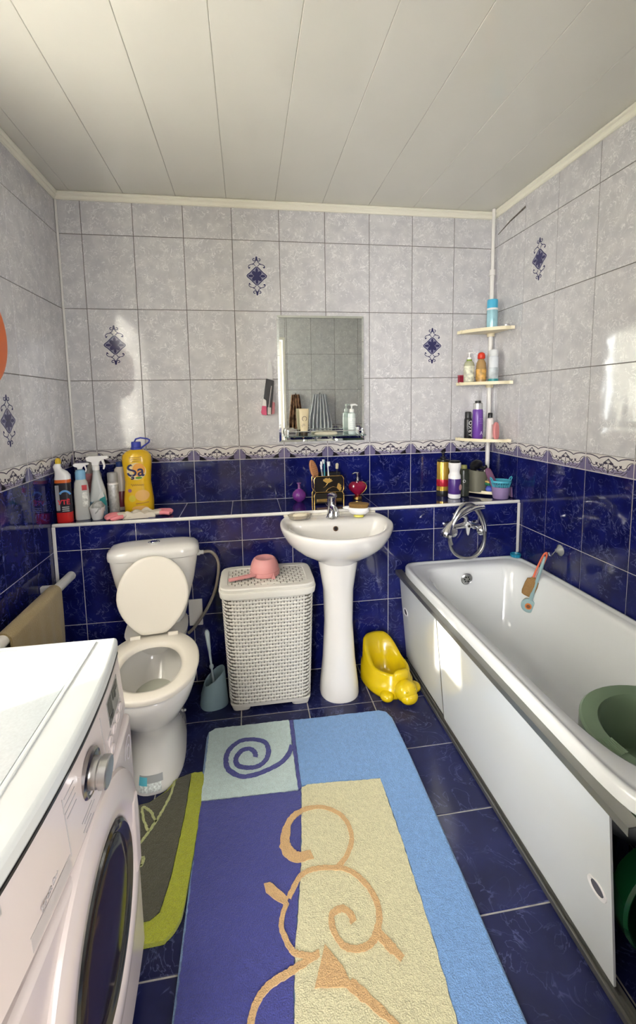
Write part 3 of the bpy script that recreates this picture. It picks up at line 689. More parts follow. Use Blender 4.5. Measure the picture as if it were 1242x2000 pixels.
# ================================================================== toilet brush set
BLG = M('blue_grey_plastic', (.20, .29, .33), .4)
def brushset():
    t = thing('toilet_brush_holder', 'blue grey toilet brush holder with slanted mouth beside hamper', 'brush holder', (.722, -.523, 0), .25)
    N = 40
    def top(x, y, z): return z+.35*x
    R = [sring(-.004, 0, 0, .064, .058, 2.4, N), sring(-.003, 0, .05, .060, .054, 2.4, N), sring(0, 0, .13, .050, .045, 2.2, N, lambda x, y, z: z+.75*x), sring(0, 0, .136, .047, .042, 2.2, N, lambda x, y, z: z+.75*x), sring(0, 0, .130, .043, .038, 2.2, N, lambda x, y, z: z+.75*x), sring(0, 0, .02, .045, .040, 2.2, N)]
    MB().loft(R).obj('holder_body', BLG, t)
    b = thing('toilet_brush', 'pale blue grey toilet brush standing in its holder', 'toilet brush', (.724, -.523, .025), rot=(.06, -.07, 0))
    mb = MB(); mb.tube([(0, 0, .05), (0, 0, .15), (0, 0, .158), (0, 0, .168), (0, 0, .175), (0, 0, .23), (0, 0, .30), (0, 0, .335), (0, 0, .347)], [.005, .005, .010, .010, .005, .006, .010, .011, .006], 12); mb.obj('handle', M('pale_blue_grey_plastic', (.42, .50, .53), .4), b)
    mb = MB(); mb.lathe([(.006, .0), (.028, .006), (.030, .035), (.026, .06), (.008, .07)], 20); mb.obj('brush_head', M('white_bristles', (.6, .6, .56), .9, bump=1, bscale=200), b)
brushset()
# ================================================================== potty
def potty():
    t = thing('potty', 'yellow animal-shaped child potty beside the bath panel', 'potty', (1.556, -.512, 0), .30)
    YL = M('yellow_plastic', (.64, .46, .004), .22, coat=.2); N = 56
    def rise(x, y, z):
        f = max(0, min(1, (y+.02)/.14)); f = f*f*(3-2*f); return z+.088*f
    R = [sring(0, 0, .0, .108, .140, 2.3, N), sring(0, 0, .012, .114, .146, 2.3, N), sring(0, .002, .055, .108, .143, 2.3, N, lambda x, y, z: z+.4*(rise(x, y, 0))), sring(0, .004, .060, .100, .137, 2.3, N, lambda x, y, z: z+.45*rise(x, y, 0)), sring(0, .006, .105, .096, .135, 2.2, N, rise), sring(0, .006, .114, .090, .128, 2.2, N, rise), sring(0, .002, .112, .080, .115, 2.1, N, rise),
         sring(0, -.006, .104, .070, .096, 2.0, N, lambda x, y, z: z+.55*(rise(x, y, 0))), sring(0, -.010, .085, .060, .080, 2.0, N, lambda x, y, z: z+.15*rise(x, y, 0)), sring(0, -.010, .04, .056, .072, 2, N), sring(0, -.010, .025, .040, .05, 2, N)]
    MB().loft(R).obj('seat_body', YL, t, ang=70)
    mb = MB(); mb.ell((0, -.158, .048), (.054, .050, .048), 24, 14); mb.ell((0, -.184, .032), (.044, .034, .031), 22, 12); h = mb.obj('head', YL, t, ang=80)
    for s_ in (-1, 1):
        mb = MB(); mb.ell((s_*.022, -.196, .072), (.006, .006, .006), 12, 8); mb.obj('eye', YL, h)
        mb = MB(); mb.ell((s_*.078, -.118, .022), (.032, .034, .024), 18, 10); mb.obj('paw', YL, t, ang=80)
    mb = MB(); mb.loft([sring(0, -.118, .09, .045, .018, 2.2, 28), sring(0, -.120, .118, .040, .016, 2.2, 28), sring(0, -.118, .128, .030, .010, 2.2, 28)]); mb.obj('splash_guard', YL, t, ang=70)
potty()
# ================================================================== washing machine
def washer():
    X1 = .600; Y0, Y1 = -2.09, -1.492
    t = thing('washing_machine', 'white front-loading washing machine with steel dial at left wall', 'washing machine', (0, 0, 0))
    WM = M('appliance_white', (.64, .57, .56), .22, coat=.25); WT = M('appliance_top', (.62, .65, .65), .25); GRY = M('appliance_print', (.42, .40, .41), .4)
    mb = MB(); mb.box(.04, X1-.012, Y0+.004, Y1-.004, .018, .818); mb.obj('cabinet', WM, t, bevel=.008)
    for x in (.08, .54):
        for y in (Y0+.06, Y1-.06):
            mb = MB(); mb.lathe([(.02, 0), (.022, .004), (.016, .02)], 14, (x, y)); mb.obj('foot', BLACK, t)
    def top(z, o, x1): return [(.03, Y0+o, z), (x1, Y0+o, z), (x1, Y1-o, z), (.03, Y1-o, z)]
    def bow(y): u = (y-(Y0+Y1)/2)/.30; return .022*(1-u*u)
    def strip(y0_, y1_, z0, z1, x0, x1f, n=20, tilt=0):
        mb = MB(); R = []
        for i in range(n+1):
            y = y0_+(y1_-y0_)*i/n; xb = x1f+bow(y); R.append([(x0, y, z0), (xb+tilt, y, z0), (xb, y, z1), (x0, y, z1)])
        return mb.loft(R)
    tp = strip(Y0, Y1, .8222, .856, .03, X1-.005).obj('top_cover', WT, t, bevel=.008)
    strip(Y0+.006, Y1-.006, .8170, .8222, .05, X1-.0062).obj('seam_shade', BLACK, t)  # black strip that paints the shade of the open seam
    mb = MB(); mb.box(.06, X1-.055, Y0+.035, Y1-.022, .8555, .8575); mb.obj('top_inlay', M('speckled_top', (.50, .54, .56), .32, var=.06, vscale=220), tp, bevel=.001)
    # raised bead round the inlay
    for b in [(.05, X1-.045, Y1-.024, Y1-.018), (.05, X1-.045, Y0+.027, Y0+.033), (X1-.053, X1-.045, Y0+.03, Y1-.02)]:
        mb = MB(); mb.box(b[0], b[1], b[2], b[3], .8555, .8595); mb.obj('top_bead', WT, tp, bevel=.0015)
    # control fascia, gently bowed outwards
    strip(Y0+.002, Y1-.002, .682, .818, X1-.03, X1-.008, tilt=.010).obj('control_fascia', WM, t, bevel=.004)
    def fx(y, z): return X1-.008+bow(y)+.010*(.818-z)/.136
    fa = [o for o in t.children if o.name.startswith('control_fascia')][0]
    def on_fascia(name, y, z, mb, mat, parent=None):
        a = -math.atan2(2*.022*(y-(Y0+Y1)/2)/.09, 1)
        return mb.obj(name, mat, parent or t, (fx(y, z), y, z), (0, PI/2+.073, -a*0))
    mb = MB(); mb.lathe([(.040, -.004), (.041, .003), (.037, .006), (.032, .004)], 36); on_fascia('dial_ring', -1.778, .755, mb, M('dark_chrome', (.30, .29, .29), .2, 1), t)
    mb = MB(); mb.lathe([(.026, .0), (.026, .014), (.024, .016), (.024, .018), (.027, .019), (.027, .030), (.025, .032), (0, .031)], 40); on_fascia('dial', -1.778, .755, mb, STEEL, t)
    def plate(name, y0_, y1_, z0, z1, mat, off=.0008, parent=None):
        mb = MB(); V = []; n = 6
        for z in (z0, z1):
            for i in range(n+1):
                y = y0_+(y1_-y0_)*i/n; V.append((fx(y, z)+off, y, z))
        V += [(x-.004, y, z) for x, y, z in V]
        k = n+1
        mb.add(V, [(i, i+1, k+i+1, k+i) for i in range(n)]+[(0, k, 3*k, 2*k), (n, 2*k+n, 3*k+n, k+n), (k, 2*k-1, 4*k-1, 3*k)])
        return mb.obj(name, mat, parent or t, smooth=False)
    dp = plate('display', -1.650, -1.545, .742, .795, M('display_grey', (.26, .26, .25), .15))
    for (a, b, c, e) in [(-1.645, -1.615, .762, .792), (-1.645, -1.612, .745, .758), (-1.605, -1.59, .772, .792), (-1.585, -1.575, .766, .79), (-1.57, -1.555, .774, .79)]:
        plate('screen_segment', a, b, c, e, M('display_dark', (.035, .04, .035), .15), .0016, dp)
    for (y, z) in [(-1.662, .722), (-1.625, .722), (-1.59, .722), (-1.555, .722), (-1.69, .700), (-1.655, .700)]:
        mb = MB(); mb.lathe([(.011, -.002), (.011, .002), (.0095, .0028), (.0085, .002), (0, .003)], 20); on_fascia('button', y, z, mb, WM, t)
        plate('button_ring', y-.014, y+.014, z+.012, z+.0135, GRY)
    for k in range(8):
        yy = -1.855+.0*k; z = .795-.011*k
        plate('programme_mark', -1.875-.002*(k % 3), -1.84, z, z+.0016, GRY) if k < 4 else plate('programme_mark', -1.835+.008*(k % 2), -1.80+.01*(k % 3), .712-.008*(k-4), .7136-.008*(k-4), GRY)
    plate('print_line', -1.7, -1.698, .70, .80, GRY); plate('print_line', -1.882, -1.880, .705, .80, GRY)
    dr = plate('drawer_recess', -1.995, -1.885, .690, .712, M('recess_shade', (.50, .46, .45), .5))
    lg = plate('logo_plate', -2.078, -2.030, .795, .813, M('logo_grey', (.45, .43, .42), .3, .4))
    text('LG', .016, M('dark_logo', (.08, .07, .07), .4), lg, (fx(-2.054, .803)+.0012, -2.054, .803), rz=PI/2+.2)
    text('Direct Drive', .012, GRY, t, (fx(-1.94, .722)+.001, -1.94, .722), rz=PI/2)
    # front panel below with big round door
    fp = strip(Y0+.002, Y1-.002, .05, .668, X1-.03, X1+.012); fp.xf(lambda x, y, z: (x if x < X1 else X1+.012+(x-X1-.012)*.5, y, z)); fp.obj('front_panel', WM, t, bevel=.01)
    cy, cz = -1.778, .437
    rot = (0, PI/2, 0); dloc = (X1+.012, cy, cz)
    mb = MB(); mb.lathe([(.250, -.03), (.251, .006), (.246, .015), (.228, .021), (.200, .024), (.176, .022), (.166, .014), (.160, -.01)], 72); dr_ = mb.obj('door_ring', WM, t, dloc, rot)
    mb = MB(); mb.lathe([(.163, .004), (.163, .019), (.157, .022), (.148, .018), (.140, .012)], 64); mb.obj('door_bezel', M('smoked_chrome', (.05, .05, .05), .12, .6), t, dloc, rot)
    mb = MB(); mb.lathe([(.142, .012), (.138, .016), (.11, .020), (.05, .022), (0, .023)], 56); mb.obj('door_glass', M('dark_door_glass', (.016, .010, .009), .12, ior=1.22), t, dloc, rot)
    mb = MB(); mb.box(-.095, .080, .168, .208, .012, .0262); mb.obj('door_handle', M('handle_shade', (.60, .53, .52), .35), t, dloc, rot, bevel=.012)
    # swirl emblem on the upper corner
    pts = [(math.cos(a)*(.006+.0030*a), math.sin(a)*(.006+.0030*a)) for a in [k*.22 for k in range(44)]]
    mb = MB(); mb.ribbon(pts, .003, 0, .0006); mb.obj('swirl_emblem', M('swirl_print', (.52, .47, .53), .3), t, (X1+.0195, -1.555, .618), (PI/2, 0, PI/2+.06))
washer()
# ================================================================== rugs
def jit(pts, step=.012, amp=.0016, closed=True):
    out = []; n = len(pts)
    for i in range(n if closed else n-1):
        a, b = pts[i], pts[(i+1) % n]; L = math.hypot(b[0]-a[0], b[1]-a[1]); k = max(1, int(L/step))
        for j in range(k):
            t = j/k; out.append((a[0]+(b[0]-a[0])*t+random.uniform(-amp, amp), a[1]+(b[1]-a[1])*t+random.uniform(-amp, amp)))
    return out
def pile(name, col, sheen=.4):
    mt, nt, b = nm(name); N = nt.nodes; L = nt.links
    tc = N.new('ShaderNodeTexCoord')
    n1 = N.new('ShaderNodeTexNoise'); n1.inputs['Scale'].default_value = 330; n1.inputs['Detail'].default_value = 2
    n2 = N.new('ShaderNodeTexNoise'); n2.inputs['Scale'].default_value = 60; n2.inputs['Detail'].default_value = 4
    L.new(tc.outputs['Object'], n1.inputs['Vector']); L.new(tc.outputs['Object'], n2.inputs['Vector'])
    r = N.new('ShaderNodeMapRange'); r.inputs[1].default_value = .35; r.inputs[2].default_value = .65; r.inputs[3].default_value = .95; r.inputs[4].default_value = 1.05; L.new(n2.outputs['Fac'], r.inputs[0])
    r1 = N.new('ShaderNodeMapRange'); r1.inputs[1].default_value = .3; r1.inputs[2].default_value = .7; r1.inputs[3].default_value = .82; r1.inputs[4].default_value = 1.12; L.new(n1.outputs['Fac'], r1.inputs[0])
    mu = N.new('ShaderNodeMath'); mu.operation = 'MULTIPLY'; L.new(r.outputs[0], mu.inputs[0]); L.new(r1.outputs[0], mu.inputs[1])
    sc = N.new('ShaderNodeVectorMath'); sc.operation = 'SCALE'; sc.inputs[0].default_value = col; L.new(mu.outputs[0], sc.inputs['Scale']); L.new(sc.outputs[0], b.inputs['Base Color'])
    ad = N.new('ShaderNodeMath'); ad.operation = 'ADD'; L.new(n1.outputs['Fac'], ad.inputs[0]); L.new(n2.outputs['Fac'], ad.inputs[1])
    bp = N.new('ShaderNodeBump'); bp.inputs['Strength'].default_value = .8; bp.inputs['Distance'].default_value = .004; L.new(ad.outputs[0], bp.inputs['Height']); L.new(bp.outputs['Normal'], b.inputs['Normal'])
    b.inputs['Roughness'].default_value = .95; b.inputs['Sheen Weight'].default_value = .25
    MATS[name] = mt; return mt
P_BLUE = pile('royal_blue_pile', (.046, .052, .25)); P_LB = pile('sky_blue_pile', (.17, .33, .62)); P_PALE = pile('pale_mint_pile', (.50, .62, .62))
P_CR = pile('cream_pile', (.62, .58, .36)); P_OR = pile('apricot_pile', (.60, .38, .17)); P_EDGE = pile('pale_blue_binding', (.22, .34, .55))
def rug():
    t = thing('bath_rug', 'large blue and cream bathroom rug with spiral and scroll motifs', 'rug', (0, 0, .001))
    E = -2.06
    out = [(.735,-.712),(1.05,-.716),(1.455,-.722),(1.485,-.735),(1.499,-.775),(1.502,-.98),(1.492,-1.44),(1.482,-1.78),(1.475,E),(.692,E),(.698,-1.65),(.702,-1.23),(.702,-.76),(.708,-.728)]
    MB().prism(out, 0, .008).obj('rug_backing', P_EDGE, t, smooth=False)
    def zone(name, pts, mat, z=.0145): return MB().prism(jit(pts), .006, z+random.uniform(-.0003, .0003)).obj(name, mat, t, smooth=False, bevel=.0)
    zone('pale_panel', [(.712,-.735),(.735,-.718),(1.049,-.720),(1.048,-1.083),(.708,-1.073)], P_PALE)
    zone('blue_stripe', [(1.051,-.722),(1.067,-.722),(1.060,-1.075),(1.049,-1.085)], P_BLUE)
    zone('sky_blue_field', [(1.069,-.724),(1.452,-.728),(1.480,-.742),(1.493,-.78),(1.496,-.98),(1.486,-1.44),(1.476,-1.78),(1.469,E+.006),(1.312,E+.006),(1.330,-1.75),(1.341,-1.60),(1.349,-1.40),(1.353,-1.25),(1.353,-1.085),(1.062,-1.066)], P_LB)
    zone('cream_panel', [(1.062,-1.078),(1.084,-1.068),(1.351,-1.088),(1.351,-1.249),(1.347,-1.401),(1.339,-1.608),(1.328,-1.751),(1.310,E+.006),(.935,E+.006),(.970,-1.692),(.985,-1.571),(1.028,-1.348),(1.052,-1.16)], P_CR, .016)
    zone('royal_blue_field', [(.709,-1.076),(1.058,-1.088),(1.050,-1.16),(1.026,-1.348),(.983,-1.571),(.968,-1.692),(.933,E+.006),(.698,E+.006),(.704,-1.65),(.707,-1.23)], P_BLUE)
    def stroke(name, pts, wd, mat, z0, z1):
        p = spline(pts, 7); k = len(p)
        p = [(x+random.uniform(-.0009, .0009), y+random.uniform(-.0009, .0009)) for x, y in p]
        ww = [w_*random.uniform(.9, 1.1) for w_ in (wd if isinstance(wd, list) else [wd]*k)]
        if len(ww) != k: ww = [wd[min(len(wd)-1, int(i*len(wd)/k))]*random.uniform(.9, 1.1) for i in range(k)]
        MB().ribbon(p, ww, z0, z1).obj(name, mat, t, smooth=False)
    stroke('spiral', [(.9,-.908),(.899,-.884),(.878,-.86),(.848,-.865),(.827,-.896),(.831,-.934),(.863,-.953),(.906,-.956),(.94,-.929),(.953,-.883),(.94,-.835),(.894,-.811),(.84,-.812),(.799,-.851),(.787,-.903),(.799,-.952),(.842,-.99),(.891,-.994),(.948,-.977),(1.001,-.949),(1.034,-.907),(1.047,-.869)], .019, P_BLUE, .012, .0168)
    stroke('scroll', [(1.063,-1.325),(1.014,-1.325),(.986,-1.289),(.991,-1.241),(1.014,-1.194),(1.061,-1.169),(1.12,-1.17),(1.174,-1.205),(1.196,-1.256),(1.192,-1.305),(1.167,-1.347),(1.134,-1.376)], [.030, .034, .028, .02, .016, .014, .014, .014, .015, .015], P_OR, .013, .0185)
    stroke('scroll', [(.981,-1.438),(1.015,-1.389),(1.052,-1.371),(1.112,-1.374),(1.169,-1.394),(1.208,-1.445),(1.221,-1.5),(1.207,-1.546),(1.179,-1.577),(1.14,-1.583),(1.106,-1.568),(1.09,-1.533),(1.093,-1.497),(1.123,-1.487),(1.143,-1.505),(1.146,-1.526)], [.014, .014, .014, .015, .016, .018, .016, .015, .016, .017, .018], P_OR, .013, .0186)
    MB().prism(jit([(.914,-1.388),(.932,-1.385),(.959,-1.412),(.981,-1.438),(.972,-1.453),(.942,-1.432),(.919,-1.409)], .01, .001), .012, .0182).obj('leaf', P_OR, t, smooth=False)
    stroke('scroll', [(.977,-1.445),(.963,-1.471),(.956,-1.505),(.971,-1.546),(.987,-1.567),(1.022,-1.579)], .013, P_OR, .013, .0187)
    stroke('scroll', [(1.045,-1.576),(1.0,-1.592),(.952,-1.607),(.910,-1.624),(.885,-1.65),(.872,-1.685),(.868,-1.73)], .016, P_OR, .013, .0184)
    MB().prism(jit([(1.062,-1.561),(1.024,-1.642),(1.115,-1.656),(1.098,-1.612)], .01, .001), .013, .0188).obj('arrow_head', P_OR, t, smooth=False)
    stroke('scroll', [(1.106,-1.645),(1.148,-1.688),(1.20,-1.745),(1.25,-1.83)], [.026, .020, .014, .012], P_OR, .013, .0183)
    stroke('scroll', [(1.198,-1.551),(1.222,-1.587),(1.248,-1.622)], [.022, .024, .018], P_OR, .013, .0189)
rug()
def mat():
    t = thing('toilet_mat', 'olive and lime green mat around the toilet foot', 'mat', (0, 0, .001))
    OL = pile('olive_pile', (.070, .068, .040)); LM = pile('lime_pile', (.33, .36, .018)); LN = pile('pale_lime_pile', (.42, .44, .19))
    B = spline([(.713,-.965),(.713,-1.0),(.706,-1.203),(.695,-1.396),(.684,-1.445),(.660,-1.474),(.625,-1.482),(.40,-1.478),(.22,-1.475)], 5)
    lo = [(.22,-.95),(.26,-.945)]+[(.36,-.95),(.40,-1.02),(.47,-1.048),(.53,-1.040),(.580,-1.0),(.605,-.955)]+[(.64,-.94),(.673,-.931),(.70,-.94)]
    MB().prism(B+lo, 0, .006).obj('mat_backing', LM, t, smooth=False)
    inn = [(.660,-.943),(.657,-1.123),(.644,-1.316),(.629,-1.408),(.606,-1.426),(.40,-1.424),(.225,-1.424)]
    MB().prism(jit(inn+[(.225,-.955)]+[(.258,-.950),(.355,-.955),(.396,-1.026),(.468,-1.054),(.532,-1.046),(.586,-1.005),(.612,-.96),(.642,-.945)], .012, .001), .005, .011).obj('olive_field', OL, t, smooth=False)
    MB().prism(jit(B+[(.225,-1.427)]+[(.40,-1.427),(.607,-1.429),(.632,-1.411),(.647,-1.317),(.660,-1.124),(.663,-.942),(.70,-.942)], .012, .001), .005, .013).obj('lime_border', LM, t, smooth=False)
    for pts in ([(.604,-.968),(.6,-1.019),(.583,-1.081),(.566,-1.128),(.551,-1.158),(.529,-1.2),(.50,-1.24)], [(.566,-1.128),(.546,-1.09),(.518,-1.064),(.512,-1.074),(.532,-1.127),(.551,-1.158)], [(.52,-1.250),(.540,-1.248),(.553,-1.246),(.553,-1.266),(.544,-1.269),(.52,-1.262)]):
        p = [(x+random.uniform(-.0012, .0012), y+random.uniform(-.0012, .0012)) for x, y in spline(pts, 7)]
        MB().ribbon(p, [.008*random.uniform(.8, 1.2) for _ in p], .009, .0135).obj('vine', LN, t, smooth=False)
mat()
# ================================================================== mirror with glass shelf
def mirror():
    t = thing('wall_mirror', 'tall plain mirror on the tiles above the washbasin', 'mirror', (1.336, -.004, 1.519))
    MR = M('mirror_silver', (.88, .93, .90), .012, 1.0); hw, hh = .245, .348
    def rc(o, y): return [(-hw+o, y, -hh+o), (hw-o, y, -hh+o), (hw-o, y, hh-o), (-hw+o, y, hh-o)]
    MB().loft([rc(0, 0), rc(0, -.003), rc(.012, -.0055), rc(.0121, -.0055)]).obj('mirror_glass', MR, t, smooth=False)
    s = thing('glass_shelf', 'glass shelf with chrome posts across the mirror foot', 'shelf', (1.336, -.0105, 1.205))
    mb = MB(); mb.box(-.225, .225, -.122, 0, 0, .006); mb.obj('shelf_plate', M('green_glass', (.72, .90, .86), .03, trans=.9), s, bevel=.002)
    for x in (-.205, .205):
        for y in (-.112, -.012):
            mb = MB(); mb.lathe([(.009, -.010), (.010, -.002), (.006, 0), (.006, .008), (.009, .010), (.005, .018), (.005, .030), (.009, .033), (.008, .040), (0, .043)], 14, (x, y)); mb.obj('post', CHROME, s)
    mb = MB(); mb.tube([(-.205, -.112, .030), (.205, -.112, .030)], .0025, 8); mb.obj('rail', CHROME, s)
mirror()
def lathe_thing(name, label, cat, loc, parts, rz=0, group=None, rot=None):
    t = thing(name, label, cat, loc, rz, group, rot)
    out = {}
    for (pn, prof, mt, *q) in parts:
        sx, sy = q[0] if q else (1, 1)
        out[pn] = MB().lathe(prof, 28, sx=sx, sy=sy).obj(pn, mt, t, ang=35)
    return t, out
SH = 1.2112
t, o = lathe_thing('cream_tube', 'beige cosmetic tube standing on its dark cap on shelf', 'tube', (1.223, -.080, SH), [('cap', [(.019, 0), (.0195, .002), (.0195, .022), (.018, .024)], M('dark_brown_cap', (.05, .035, .02), .35)),], .1)
mb = MB(); mb.loft([sring(0, 0, .0245, .0205, .0165, 2.2, 28), sring(0, 0, .06, .0235, .014, 2.2, 28), sring(0, 0, .11, .0265, .008, 2.3, 28), sring(0, 0, .146, .028, .0022, 3, 28)]); tb = mb.obj('tube_body', M('beige_tube', (.68, .58, .37), .4), t, ang=60)
mb = MB(); pts = [(.0125*math.cos(a), .0125*math.sin(a)) for a in [2*PI*k/28 for k in range(28)]]; mb.ribbon(pts, .0022, 0, .0006, True); q_ = mb.obj('printed_ring', INKD, tb, (0, -.0118, .092), (PI/2+.10, 0, 0))
for k, w_ in enumerate((.010, .016, .014)):
    mb = MB(); mb.box(-w_, w_*.4, -.0006, 0, -.0008, .0008); mb.obj('printed_line', INKD, tb, (-.002, -.0152+.001*k, .062-.007*k))
def pump_bottle(name, label, loc, body, bm, h, rneck=.008, nozzle=.032, pm=WHITE, rz=0, sq=(1, 1), group=None, cat='bottle'):
    t = thing(name, label, cat, loc, rz, group)
    MB().lathe(body, 30, sx=sq[0], sy=sq[1]).obj('body', bm, t, ang=35)
    p = MB(); p.lathe([(rneck*1.5, h), (rneck*1.6, h+.004), (rneck*1.6, h+.016), (rneck*1.1, h+.019), (rneck*.5, h+.020), (rneck*.5, h+.034), (rneck*.9, h+.035), (rneck*.9, h+.044), (rneck*.6, h+.046)], 18)
    p.tube([(0, 0, h+.041), (0, -nozzle*.6, h+.042), (0, -nozzle, h+.037)], [.0055, .0045, .0035], 8)
    p.obj('pump', pm, t, ang=40); return t
lot = pump_bottle('lotion_bottle', 'pale lotion pump bottle at the right of glass shelf', (1.492, -.078, SH), [(.018, 0), (.0205, .004), (.0205, .105), (.019, .114), (.010, .122)], M('pale_green_plastic', (.60, .68, .64), .2), .122, pm=M('pale_pump', (.72, .74, .70), .3), rz=1.2)
mb = MB(); mb.lathe([(.0208, .030), (.0210, .032), (.0210, .088), (.0208, .090)], 28); lb = mb.obj('label_band', M('pale_label', (.70, .75, .72), .4), lot)
for k in range(5):
    text(['o', '|||||', '||||', '— —', '|||'][k] if k == 0 else '—'*3, .010, M('teal_print', (.10, .25, .25), .4), lb, (0, 0, .080-.010*k), -1.2+.35*0, bend=.0212)
mb = MB(); mb.loft([sring(0, 0, 0, .060, .026, 3, 36), sring(0, 0, .006, .066, .030, 3, 36), sring(.004, 0, .013, .060, .026, 3, 36), sring(.01, 0, .017, .045, .016, 3, 36)]); tag(mb.obj('sponge_cloth', M('cream_cloth', (.66, .62, .48), .85, bump=.4, bscale=120), None, (1.345, -.068, SH), (0, 0, .03)), 'folded cream cloth lying in the middle of glass shelf', 'cloth')
t = thing('tissue_pack', 'small grey and white packet at the left of glass shelf', 'packet', (1.150, -.066, SH), .15)
mb = MB(); mb.loft([sring(0, 0, 0, .030, .020, 5, 28), sring(0, 0, .012, .034, .023, 4, 28), sring(0, 0, .028, .033, .022, 4, 28), sring(.002, 0, .036, .026, .015, 4, 28)]); mb.obj('wrapper', M('foil_wrapper', (.52, .50, .46), .35, .3, bump=.5, bscale=70, var=.3, vscale=50), t)
mb = MB(); mb.box(-.02, .02, -.0245, -.022, .008, .026); mb.obj('printed_panel', M('wrapper_print', (.12, .11, .12), .5), t)
# packet hanging on a nail left of the mirror
t = thing('hanging_packet', 'black and pink blister packet hanging on a nail beside mirror', 'packet', (1.050, -.004, 1.636), rot=(0, .10, 0))
mb = MB(); mb.tube([(0, .004, 0), (0, -.016, .001)], .002, 8); mb.tube([(0, -.015, .001), (0, -.018, .001)], .006, 10); mb.obj('nail', STEEL, t)
mb = MB(); mb.prism_xz([(-.008, -.02), (.008, -.02), (.020, -.09), (.022, -.13), (-.012, -.13), (-.010, -.09)], -.014, -.008); mb.obj('clear_hanger', M('clear_film', (.9, .9, .88), .1, alpha=.4), t)
mb = MB(); mb.prism_xz([(-.014, -.112), (.030, -.120), (.030, -.305), (.006, -.312), (-.004, -.230), (-.020, -.222)], -.024, -.008); mb.obj('black_card', M('black_card', (.025, .025, .028), .3, var=.3, vscale=40), t, bevel=.002)
mb = MB(); mb.prism_xz([(-.021, -.224), (-.005, -.232), (-.002, -.262), (-.024, -.262)], -.023, -.009); mb.obj('white_card', M('white_card', (.75, .73, .70), .4), t)
mb = MB(); mb.prism_xz([(-.025, -.263), (-.002, -.263), (.004, -.313), (-.022, -.311), (-.028, -.30)], -.026, -.007); mb.obj('pink_bag', M('pink_film', (.65, .10, .20), .2), t)
mb = MB(); mb.prism_xz([(.030, -.235), (.044, -.240), (.046, -.300), (.030, -.306)], -.022, -.008); mb.obj('pink_bag', M('dull_pink_film', (.45, .16, .18), .2), t)
mb = MB(); mb.prism_xz([(.006, -.268), (.024, -.268), (.026, -.306), (.008, -.308)], -.027, -.024); mb.obj('price_tag', M('price_tag', (.55, .52, .48), .5), t)
mb = MB(); mb.tube([(.018, -.027, -.15), (.012, -.027, -.27)], .0025, 6); mb.obj('grey_stick', STEEL, t)
# ================================================================== corner pole and shelves
SHB = M('cream_shelf_plastic', (.78, .70, .48), .35)
pole = thing('corner_shelf_unit', 'cream corner shelves on a white pole in the right corner', 'shelf unit', (2.326, -.052, 0))
MB().tube([(0, 0, LZ+.005), (0, 0, 2.10)], .0125, 16).obj('pole', WHITE_TRIM, pole)
MB().tube([(0, 0, 2.095), (0, 0, 2.125)], .0165, 16).obj('pole_collar', WHITE_TRIM, pole)
MB().tube([(0, 0, 2.12), (0, 0, CEIL-.002)], .0095, 16).obj('upper_pole', WHITE_TRIM, pole)
def corner_shelf(z, tilt=0):
    pts = [(.022, .036), (-.185, .036)]
    n = 12
    for i in range(n+1):
        a = PI+(PI/2)*i/n; r = 1-.10*math.sin(2*(a-PI))
        pts.append((.005+.215*math.cos(a)*r*(.93), .02+.215*math.sin(a)*r))
    pts += [(.022, -.205)]
    mb = MB(); mb.prism(pts, 0, .005); s = mb.obj('shelf', SHB, pole, (0, 0, z), (0, tilt, 0), smooth=False)
    rim = [p for p in pts[1:]]
    rm = MB(); rm.ribbon(rim, .004, -.004, .013); rm.obj('shelf_lip', SHB, s, smooth=False)
    for (x, y) in ((-.187, -.012), (.012, -.190)):
        mb = MB(); mb.box(x-.006, x+.006, y-.006, y+.006, -.004, .015); mb.obj('lip_clip', SHB, s, bevel=.002)
    mb = MB(); mb.lathe([(.020, -.018), (.022, -.004), (.022, .008), (.014, .012)], 16); mb.obj('shelf_clamp', SHB, s)
corner_shelf(1.770, -.0); corner_shelf(1.478); corner_shelf(1.158); corner_shelf(.862)
def spray_can(name, label, loc, r, h, bm, cm, cap, cap_r=None, band=None, rz=0, letter=None, lm=None, lsize=.02, vertical=False):
    t = thing(name, label, 'bottle' if 'bottle' in name else 'aerosol can', loc, rz)
    MB().lathe([(r-.001, 0), (r, .003), (r, h-.012), (r-.002, h-.004), (r-.006, h)], 28).obj('can', bm, t, ang=35)
    cr = cap_r or r-.003
    MB().lathe([(cr, h-.001), (cr, h+cap-.006), (cr-.002, h+cap-.001), (cr-.007, h+cap), (0, h+cap)], 28).obj('cap', cm, t, ang=35)
    if band: MB().lathe([(r+.0003, band[0]), (r+.0006, band[0]+.001), (r+.0006, band[1]-.001), (r+.0003, band[1])], 28).obj('label_band', band[2], t)
    if letter: text(letter, lsize, lm, t, (0, 0, h*.5), 0, bend=r+.0008, roll_=PI/2 if vertical else 0)
    return t
spray_can('aerosol_can', 'light blue aerosol can alone on the top corner shelf', (2.285, -.135, 1.776), .029, .118, M('pale_blue_can', (.36, .62, .70), .25, .2, var=.15, vscale=25), M('sky_blue_cap', (.08, .45, .68), .3), .048, .0285, (.108, .118, WHITE))
lathe_thing('cream_jar', 'small clear lidded jar on the top corner shelf', 'jar', (2.318, -.222, 1.776), [('jar', [(.017, 0), (.018, .002), (.018, .010)], M('frosted_jar', (.8, .8, .78), .25)), ('lid', [(.019, .0101), (.019, .016), (.017, .017), (0, .017)], STEEL)])
Z2 = 1.4835
pump_bottle('oil_pump_bottle', 'clear pump bottle with floral label on middle corner shelf', (2.180, -.085, Z2), [(.026, 0), (.029, .004), (.029, .105), (.024, .120), (.010, .132)], M('pale_yellow_gel', (.62, .62, .42), .1, trans=.35), .132, pm=WHITE, rz=.4)
